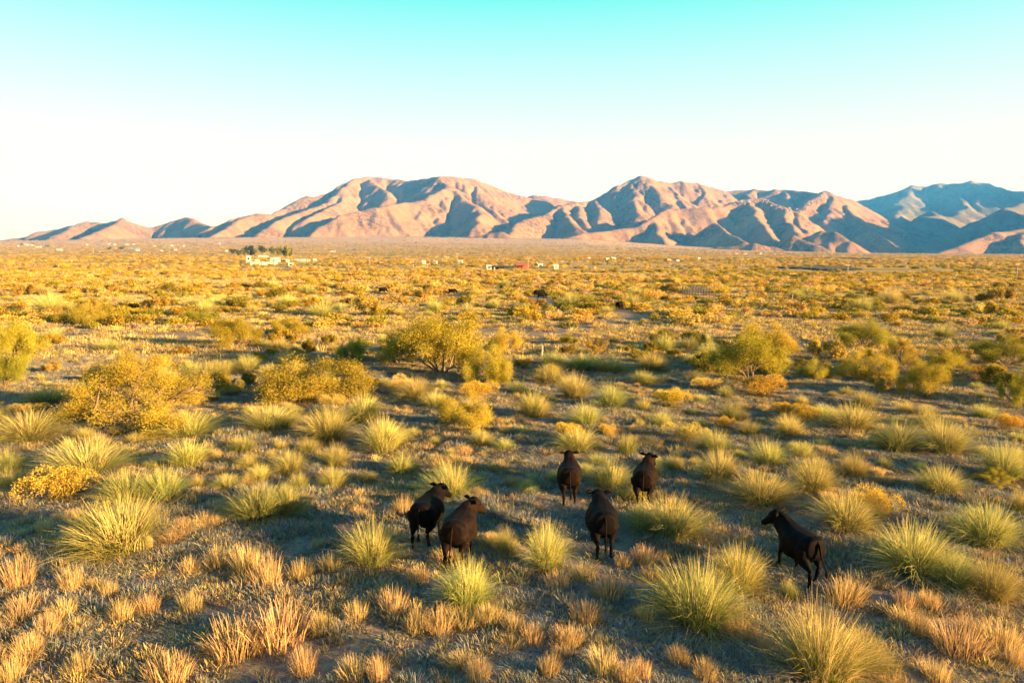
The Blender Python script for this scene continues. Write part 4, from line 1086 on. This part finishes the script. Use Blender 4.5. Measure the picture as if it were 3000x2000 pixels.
# the white ranch in the trees
R_G = 'white ranch buildings by the trees'
house(729, 768, 13, 17, 'tall white box building at the left end of the ranch', flat=True, name='ranch_building', cat='building', group=R_G)
house(754, 776, 12, 14, 'small white house in front of the ranch wall', flat=True, name='ranch_building', cat='building', group=R_G)
house(803, 775, 18, 18, 'white building at the right end of the ranch', flat=True, name='ranch_building', cat='building', group=R_G)
house(812, 768, 17, 14, 'white wing behind the right end of the ranch', roof=M_ROOF_W, name='ranch_building', cat='building', group=R_G)
house(772, 757, 26, 9, 'tan roofed ranch house between the white buildings', wall=M_TAN, roof=M_ROOF_G, name='ranch_building', cat='building', group=R_G)
p0, p1 = ground_hit(738, 777), ground_hit(800, 777)
wl = link('ranch_wall', None, None, tuple((p0 + p1) / 2)); 
Lw = p1[0] - p0[0]
link('wall_panel', MB().box(-Lw / 2, Lw / 2, -0.15, 0.15, -0.5, 1.9).mesh('wall_panel', M_WHITE), wl)
link('coping', MB().box(-Lw / 2 - 0.05, Lw / 2 + 0.05, -0.22, 0.22, 1.903, 2.02).mesh('coping', M_CREAM), wl)
for xx in (-Lw / 2, 0.0, Lw / 2):
    link('pier', MB().box(xx - 0.25, xx + 0.25, -0.28, 0.28, -0.5, 2.3).mesh('pier', M_WHITE), wl)
tag(wl, 'long low white wall along the front of the ranch', 'wall')
house(880, 766, 30, 6, 'long low cream barn right of the ranch', wall=M_CREAM, roof=M_ROOF_W, name='barn', cat='barn', group='ranch sheds')
house(843, 768, 6, 6, 'tiny white shed between the ranch and the long barn', name='shed', cat='shed', group='ranch sheds')
house(904, 768, 6, 6, 'tiny white shed at the right end of the long barn', name='shed', cat='shed', group='ranch sheds')
house(923, 766, 8, 5, 'small cream shed, rightmost beside the ranch', wall=M_CREAM, name='shed', cat='shed', group='ranch sheds')
house(853, 782, 16, 4, 'low cream trailer in front of the long barn', wall=M_CREAM, flat=True, name='trailer', cat='trailer', group='ranch sheds')
HOUSES = [(52, 722, 8, 5, 0), (76, 719, 15, 7, 0), (93, 720, 10, 5, 1), (113, 725, 18, 5, 1), (175, 735, 18, 8, 1), (252, 718, 12, 6, 0), (318, 716, 9, 5, 0), (336, 718, 8, 5, 0), (373, 718, 10, 5, 0), (392, 717, 8, 4, 2), (396, 735, 28, 9, 0), (452, 722, 8, 4, 0),
          (473, 736, 9, 5, 0), (504, 721, 9, 5, 0), (515, 733, 12, 5, 1), (535, 722, 12, 4, 0), (642, 715, 8, 5, 0), (663, 737, 8, 6, 0), (975, 738, 20, 4, 1), (1241, 773, 8, 6, 0), (1275, 773, 12, 7, 0), (1350, 772, 10, 4, 1), (1725, 760, 7, 6, 0), (1780, 762, 14, 8, 0), (1796, 760, 18, 8, 0), (1842, 761, 10, 5, 0),
          (1890, 739, 5, 3, 0), (2047, 760, 8, 5, 0), (2130, 745, 6, 4, 0), (2158, 745, 10, 6, 0), (2182, 745, 16, 4, 0), (2228, 745, 8, 5, 0), (2270, 746, 5, 3, 0), (1960, 766, 14, 5, 1), (1985, 768, 12, 5, 2)]
hs = sorted(HOUSES)
for i, (x, y, w, h, k) in enumerate(hs):
    wc = ('white', 'cream', 'tan')[k]
    if x < 700: reg, sel = 'below the low hills at the left', [q for q in hs if q[0] < 700]
    elif x < 1500: reg, sel = 'on the plain below the broad mountain', [q for q in hs if 700 <= q[0] < 1500]
    else: reg, sel = 'on the plain at the right', [q for q in hs if q[0] >= 1500]
    j = sel.index((x, y, w, h, k))
    NUM = ['first', 'second', 'third', 'fourth', 'fifth', 'sixth', 'seventh', 'eighth', 'ninth', 'tenth', 'eleventh', 'twelfth', 'thirteenth', 'fourteenth', 'fifteenth', 'sixteenth', 'seventeenth', 'eighteenth', 'nineteenth', 'twentieth']
    house(x, y, w * 0.75, h * 0.7, '%s %s house %s, %s from the left' % ('long' if w > 14 else 'small', wc, reg, NUM[j]), wall=(M_WHITE, M_CREAM, M_TAN)[k], roof=(M_ROOF_G, M_ROOF_W)[i % 2], yaw=(-0.3 + 0.17 * (i % 5)))

# red shed, dark shelter and trailer on the bare lot
p = ground_hit(1533, 787); k = px_per_m(p); W = 44 / k; H = 16 / k
e = link('red_shed', None, None, tuple(p), (0, 0, 0.1))
link('wall', MB().box(-W / 2, W / 2, W * 0.15, W * 0.4, -0.3, H * 0.6).mesh('wall', M_RED), e)
link('roof', MB().gable(-W / 2, W / 2, -W * 0.2, W * 0.42, H * 0.62, H, over=0.2).mesh('roof', M_ROOF_R), e)
for i in range(5):
    x = -W / 2 + 0.1 + (W - 0.2) * i / 4
    link('post', MB().tube([(x, -W * 0.18, -0.3), (x, -W * 0.18, H * 0.62)], 0.09, 6).mesh('post', M_RED), e)
tag(e, 'rust red open-fronted shed on the bare lot in the middle distance', 'shed')
p = ground_hit(1470, 789); k = px_per_m(p); W = 76 / k; H = 10 / k
e = link('dark_shelter', None, None, tuple(p), (0, 0, 0.05))
link('roof', MB().gable(-W / 2, W / 2, -1.6, 1.6, H * 0.75, H, over=0.15).mesh('roof', M_STEEL), e)
for i in range(6):
    for yy in (-1.4, 1.4):
        x = -W / 2 + 0.15 + (W - 0.3) * i / 5
        link('post', MB().tube([(x, yy, -0.3), (x, yy, H * 0.8)], 0.07, 6).mesh('post', M_STEEL), e)
link('back_panel', MB().box(-W / 2 + 0.2, W / 2 - 0.2, 1.3, 1.36, 0, H * 0.7).mesh('back_panel', M_STEEL), e)
tag(e, 'long dark open shelter left of the red shed', 'shelter')
house(1583, 785, 15, 9, 'white box trailer right of the red shed', flat=True, name='trailer', cat='trailer', group='things on the bare lot', yaw=0.1)
house(1432, 789, 11, 8, 'small tan shed at the left end of the dark shelter', wall=M_TAN, name='shed', cat='shed', group='things on the bare lot')
house(1628, 787, 10, 5, 'low white shed farther right of the red shed', name='shed', cat='shed', group='things on the bare lot')
for px_, py_, h_, lab in [(1448, 791, 8, 'white water tank left of the dark shelter'), (1554, 797, 7, 'small white tank in front of the red shed'), (1742, 793, 12, 'slim white tank standing alone right of the red shed'), (1573, 773, 6, 'small white tank behind the white trailer')]:
    p = ground_hit(px_, py_); k = px_per_m(p); H = h_ / k; R = H * 0.28
    e = link('water_tank', None, None, tuple(p))
    link('drum', MB().tube([(0, 0, -0.1), (0, 0, 0.05), (0, 0, H * 0.88)], [R, R, R], 16).mesh('drum', M_WHITE, True), e)
    link('lid', MB().tube([(0, 0, H * 0.882), (0, 0, H * 0.94), (0, 0, H)], [R * 1.04, R * 0.7, R * 0.15], 16).mesh('lid', M_CREAM, True), e)
    tag(e, lab, 'water tank', 'white water tanks')

# power poles
POLES = [(1083, 778, 24), (1110, 748, 16), (1188, 746, 16), (1210, 788, 30), (1253, 787, 14), (1308, 772, 20), (1340, 772, 30), (1547, 792, 36), (2137, 762, 16), (2170, 786, 27), (2202, 758, 26), (2483, 800, 24), (2977, 818, 46), (870, 747, 22), (912, 742, 22), (274, 740, 16), (497, 748, 22), (2150, 748, 18), (31, 752, 16), (210, 770, 14)]
POLES.sort()
for i, (x, y, h) in enumerate(POLES):
    p = ground_hit(x, y); k = px_per_m(p); H = h / k
    e = link('power_pole', None, None, tuple(p), (0, 0, 0.5))
    link('pole', MB().tube([(0, 0, -0.5), (0, 0, H * 0.5), (0, 0, H)], [0.17, 0.14, 0.11], 7).mesh('pole', M_WOOD), e)
    c = link('crossarm', MB().box(-1.1, 1.1, -0.06, 0.06, H * 0.93, H * 0.93 + 0.14).mesh('crossarm', M_WOOD), e)
    for xx in (-0.95, 0.0, 0.95):
        link('insulator', MB().tube([(xx, 0.0, H * 0.93 + 0.142), (xx, 0.0, H * 0.93 + 0.34)], [0.06, 0.04], 6).mesh('insulator', M_GREYP), c)
    near_ = [(1083, 'left of the red shed on the plain')]
    NUM = ['leftmost', 'second from left', 'third from left', 'fourth from left', 'fifth from left', 'sixth from left', 'seventh from left', 'eighth from left', 'ninth from left', 'tenth from left', 'eleventh from left', 'twelfth from left', 'seventh from right', 'sixth from right', 'fifth from right', 'fourth from right', 'third from right', 'second from right', 'rightmost']
    n = len(POLES)
    r = NUM[i] if i < 12 else NUM[len(NUM) - (n - i)] if n - i <= 7 else 'thirteenth from left'
    tag(e, 'slim wooden power pole on the far plain, %s of the poles' % r, 'power pole', 'power poles across the plain')

# pipe corral and fence posts
p = ground_hit(2050, 866); k = px_per_m(p); W = 62 / k; H = 1.35
e = link('pipe_corral', None, None, tuple(p), (0, 0, 0.15))
for yy in (0.0, 3.0):
    for z in (0.45, 0.75, 1.05, H):
        link('rail', MB().tube([(-W / 2, yy, z), (W / 2, yy, z)], 0.05, 6).mesh('rail', M_STEEL), e)
    for i in range(8):
        x = -W / 2 + W * i / 7
        link('post', MB().tube([(x, yy, -0.3), (x, yy, H + 0.06)], 0.075, 6).mesh('post', M_STEEL), e)
tag(e, 'dark steel pipe corral on the plain right of the far cattle', 'corral')
for x, y, h, lab in [(1586, 1044, 32, 'weathered pale fence post among the grass, right of the largest mesquite'), (2320, 878, 16, 'pale stub post on the plain right of the corral')]:
    p = ground_hit(x, y); k = px_per_m(p); H = h / k
    e = link('fence_post', MB().tube([(0, 0, -0.3), (0.02, 0, H * 0.5), (0.0, 0.01, H * 0.97), (0, 0, H)], [0.085, 0.08, 0.075, 0.05], 9).mesh('fence_post', M_WOOD), None, tuple(p), (0.05, 0.06, 0))
    tag(e, lab, 'post', 'old fence posts')

# barrel cactus in front of the big clump at the lower left
p = ground_hit(418, 1612); k = px_per_m(p); R = 26 / k
v, f = [], []
nr, ns = 11, 44
for i in range(nr + 1):
    t = i / nr; z = 1.9 * R * t
    prof = math.sqrt(max(0.0, 1 - (abs(t - 0.45) / 0.56) ** 2.4))
    for j in range(ns):
        a = 2 * math.pi * j / ns
        r_c = R * prof * (1 + (0.10 if j % 2 else -0.12))
        v.append((r_c * math.cos(a), r_c * math.sin(a), z))
for i in range(nr):
    for j in range(ns):
        f.append((i * ns + j, i * ns + (j + 1) % ns, (i + 1) * ns + (j + 1) % ns, (i + 1) * ns + j))
f.append(tuple(nr * ns + j for j in range(ns)))
e = link('barrel_cactus', new_mesh('barrel_cactus', v, f, plain('cactus_skin', (0.19, 0.155, 0.045), 0.6, 0.15, 8)), None, tuple(p - np.array([0, 0, 0.02])))
sp_ = MB()
for j in range(1, ns, 2):
    for i in range(2, nr):
        a = 2 * math.pi * j / ns; t = i / nr; prof = math.sqrt(max(0.0, 1 - (abs(t - 0.45) / 0.56) ** 2.4)) * R * 1.085
        q = np.array([prof * math.cos(a), prof * math.sin(a), 1.9 * R * t]); d = np.array([math.cos(a), math.sin(a), 0.3]) * 0.03
        sp_.tube([tuple(q), tuple(q + d)], [0.003, 0.0008], 3)
sl = link('spine_mass', sp_.mesh('spine_mass', plain('cactus_spine', (0.55, 0.42, 0.22), 0.6)), e); sl['kind'] = 'stuff'
tag(e, 'ribbed barrel cactus at the foot of the big golden clump, lower left', 'cactus')

# ranch trees
def tree(px, py, w_px, h_px, label, seed, dark):
    p = ground_hit(px, py); k = px_per_m(p); W = w_px / k; H = h_px / k
    rs_ = np.random.RandomState(seed)
    mb = MB(); tips = []
    mb.tube([(0, 0, -0.3), (0.05 * W, 0, H * 0.2), (0.02 * W, 0.03 * W, H * 0.45), (0, 0, H * 0.75)], [0.045 * H, 0.036 * H, 0.026 * H, 0.012 * H], 7)
    for i in range(9):
        a = rs_.rand() * 6.28; z0 = H * (0.2 + 0.45 * rs_.rand()); r = W * (0.25 + 0.2 * rs_.rand()); z1 = min(H * 0.93, z0 + H * (0.15 + 0.25 * rs_.rand()))
        m_ = (0.5 * r * math.cos(a), 0.5 * r * math.sin(a), z0 + (z1 - z0) * 0.45); q = (r * math.cos(a), r * math.sin(a), z1)
        mb.tube([(0, 0, z0), m_, q], [0.018 * H, 0.012 * H, 0.005 * H], 5); tips += [q, m_]
    tips += [(0, 0, H * 0.85), (0, 0, H * 0.7)]
    T = np.array(tips); n = 1500
    ii = rs_.randint(len(T), size=n)
    P = T[ii] + rs_.randn(n, 3) * np.array([W * 0.085, W * 0.085, H * 0.075]); P[:, 2] = np.clip(P[:, 2], H * 0.08, H * 1.02)
    c0, c1 = ((0.035, 0.055, 0.016), (0.12, 0.14, 0.035)) if dark else ((0.075, 0.085, 0.015), (0.26, 0.24, 0.04))
    v, f, c = leaf_quads(rs_, P, H * 0.035, lerp3(c0, c1, rs_.rand(len(T))[ii] * 0.6 + 0.4 * rs_.rand(n)))
    e = link('ranch_tree', None, None, tuple(p))
    link('crown', new_mesh('crown', v, f, M_TREE, c), e); link('trunk', mb.mesh('trunk', M_BARK, True), e)
    tag(e, label, 'tree', 'trees round the white ranch')
TREES = [(683, 752, 17, 22, 1, 'dark round tree at the left end of the ranch'), (700, 752, 14, 20, 1, 'second dark tree from the left at the ranch'), (715, 752, 16, 28, 0, 'light green tree left of the ranch buildings'), (733, 752, 22, 32, 1, 'dark tree behind the left white ranch building'), (747, 752, 16, 24, 0, 'light green tree just right of the dark ranch trees'),
         (770, 748, 24, 28, 1, 'dark broad tree behind the middle of the ranch'), (800, 752, 18, 30, 0, 'light green tree left of the tall right-hand ranch tree'), (818, 756, 20, 32, 0, 'middle one of the ranch trees at the right'), (838, 762, 24, 42, 0, 'tallest ranch tree, at the right'), (850, 756, 12, 30, 0, 'rightmost slim ranch tree')]
for i, (x, y, w, h, d, lab) in enumerate(TREES):
    tree(x, y, w * 1.1, h, lab, 700 + i, d)
for i, (x, y, w, h, lab) in enumerate([(357, 735, 18, 13, 'dark tree left of the long white house below the low hills'), (320, 733, 14, 10, 'second dark tree left of the long white house'), (138, 724, 16, 7, 'dark low tree below the low hills, leftmost'), (64, 720, 10, 6, 'dark tree between the first two houses at the left')]):
    tree(x, y, w, h, lab, 740 + i, 1)

# dark blue-grey patches of unknown make on the far right plain, filled with clumps
xs, ys = [], []
rs_ = np.random.RandomState(55)
for cx, cy, rx, ry, n_ in [(2410, 787, 118, 7, 1100), (2500, 757, 75, 2.5, 450), (2850, 770, 55, 3.0, 400)]:
    for _ in range(n_):
        a = rs_.rand() * 6.28; r = math.sqrt(rs_.rand())
        q = ground_hit(cx + rx * r * math.cos(a), cy + ry * r * math.sin(a) + (cx + rx * r * math.cos(a) - cx) / rx * 3)
        if r > 0.45 and perlin(np.array([q[0] / 22.0]), np.array([q[1] / 30.0]))[0] < (r - 0.75) * 1.2: continue
        xs.append(q[0]); ys.append(q[1])
xs, ys = np.array(xs), np.array(ys); n = len(xs)
DK = [brush_clump(650, 160, (0.09, 0.10, 0.10), (0.18, 0.18, 0.16), 0.11)]
w = 1.6 + 1.5 * rs_.rand(n); h = 0.5 + 0.5 * rs_.rand(n)
stuff('dark_patches', 'dark blue-grey low patches on the plain at the right', DK, np.stack([xs, ys, gz(xs, ys)], -1), np.stack([w, w, h], -1), rs_.rand(n) * 6.28, np.zeros(n))

# cliffs on the rocky ridge
def outcrop(pts, label, seed, n, spread, size):
    rs_ = np.random.RandomState(seed)
    P = [at(*q) for q in pts]; V, F_, off = [], [], 0
    for i in range(n):
        t = rs_.rand() * (len(P) - 1); a = int(t); q = P[a] + (P[a + 1] - P[a]) * (t - a) + rs_.randn(3) * np.array([spread, spread, spread * 0.25])
        bme = bmesh.new(); bmesh.ops.create_icosphere(bme, subdivisions=1, radius=1)
        sx, sy, sz = size * (0.5 + rs_.rand()), size * (0.5 + rs_.rand()), size * (0.5 + 1.6 * rs_.rand() ** 2)
        v = np.array([x_.co[:] for x_ in bme.verts]) * (0.75 + 0.5 * rs_.rand(len(bme.verts)))[:, None] * (sx, sy, sz) + q - np.array([0, 0, sz * 0.5])
        V.append(v); F_ += [tuple(x_.index + off for x_ in f_.verts) for f_ in bme.faces]; off += len(v); bme.free()
    o = link('rock_outcrop', new_mesh('rock_outcrop', np.concatenate(V), F_, MAT_ROCK)); 
    tag(o, label, 'rock outcrop', 'pale cliffs on the ridge'); 
    return o
outcrop([(2172, 590, 3560), (2200, 587, 3590), (2240, 586, 3600), (2290, 608, 3470), (2322, 626, 3380)], 'pale broken cliff band along the top of the rocky ridge', 81, 60, 14, 4.5)
outcrop([(2330, 622, 3680), (2362, 606, 3780), (2395, 584, 3980), (2421, 566, 4180)], 'pale spiky cliffs climbing to the small knob on the skyline', 82, 60, 17, 5.0)

# ------------------------------------------------------------------ haze: the evening air over the valley
hz = MB().box(-8910, 10910, -4010, 16010, -19, 1010).mesh('haze', None)
hm = bpy.data.materials.new('evening_air'); hm.use_nodes = True
hn = hm.node_tree; hn.nodes.clear()
ho = hn.nodes.new('ShaderNodeOutputMaterial'); hv = hn.nodes.new('ShaderNodeVolumePrincipled')
hv.inputs['Color'].default_value = (0.06, 0.33, 1.0, 1)
hv.inputs['Absorption Color'].default_value = (1, 1, 1, 1)
hv.inputs['Density'].default_value = 0.00009
hv.inputs['Density Attribute'].default_value = ''
hv.inputs['Anisotropy'].default_value = 0.0
hn.links.new(hv.outputs[0], ho.inputs['Volume'])
hm.cycles.homogeneous_volume = True
hz.materials.append(hm)
haze = link('haze', hz)
tag(haze, 'thin blue evening haze over the valley', kind='stuff')
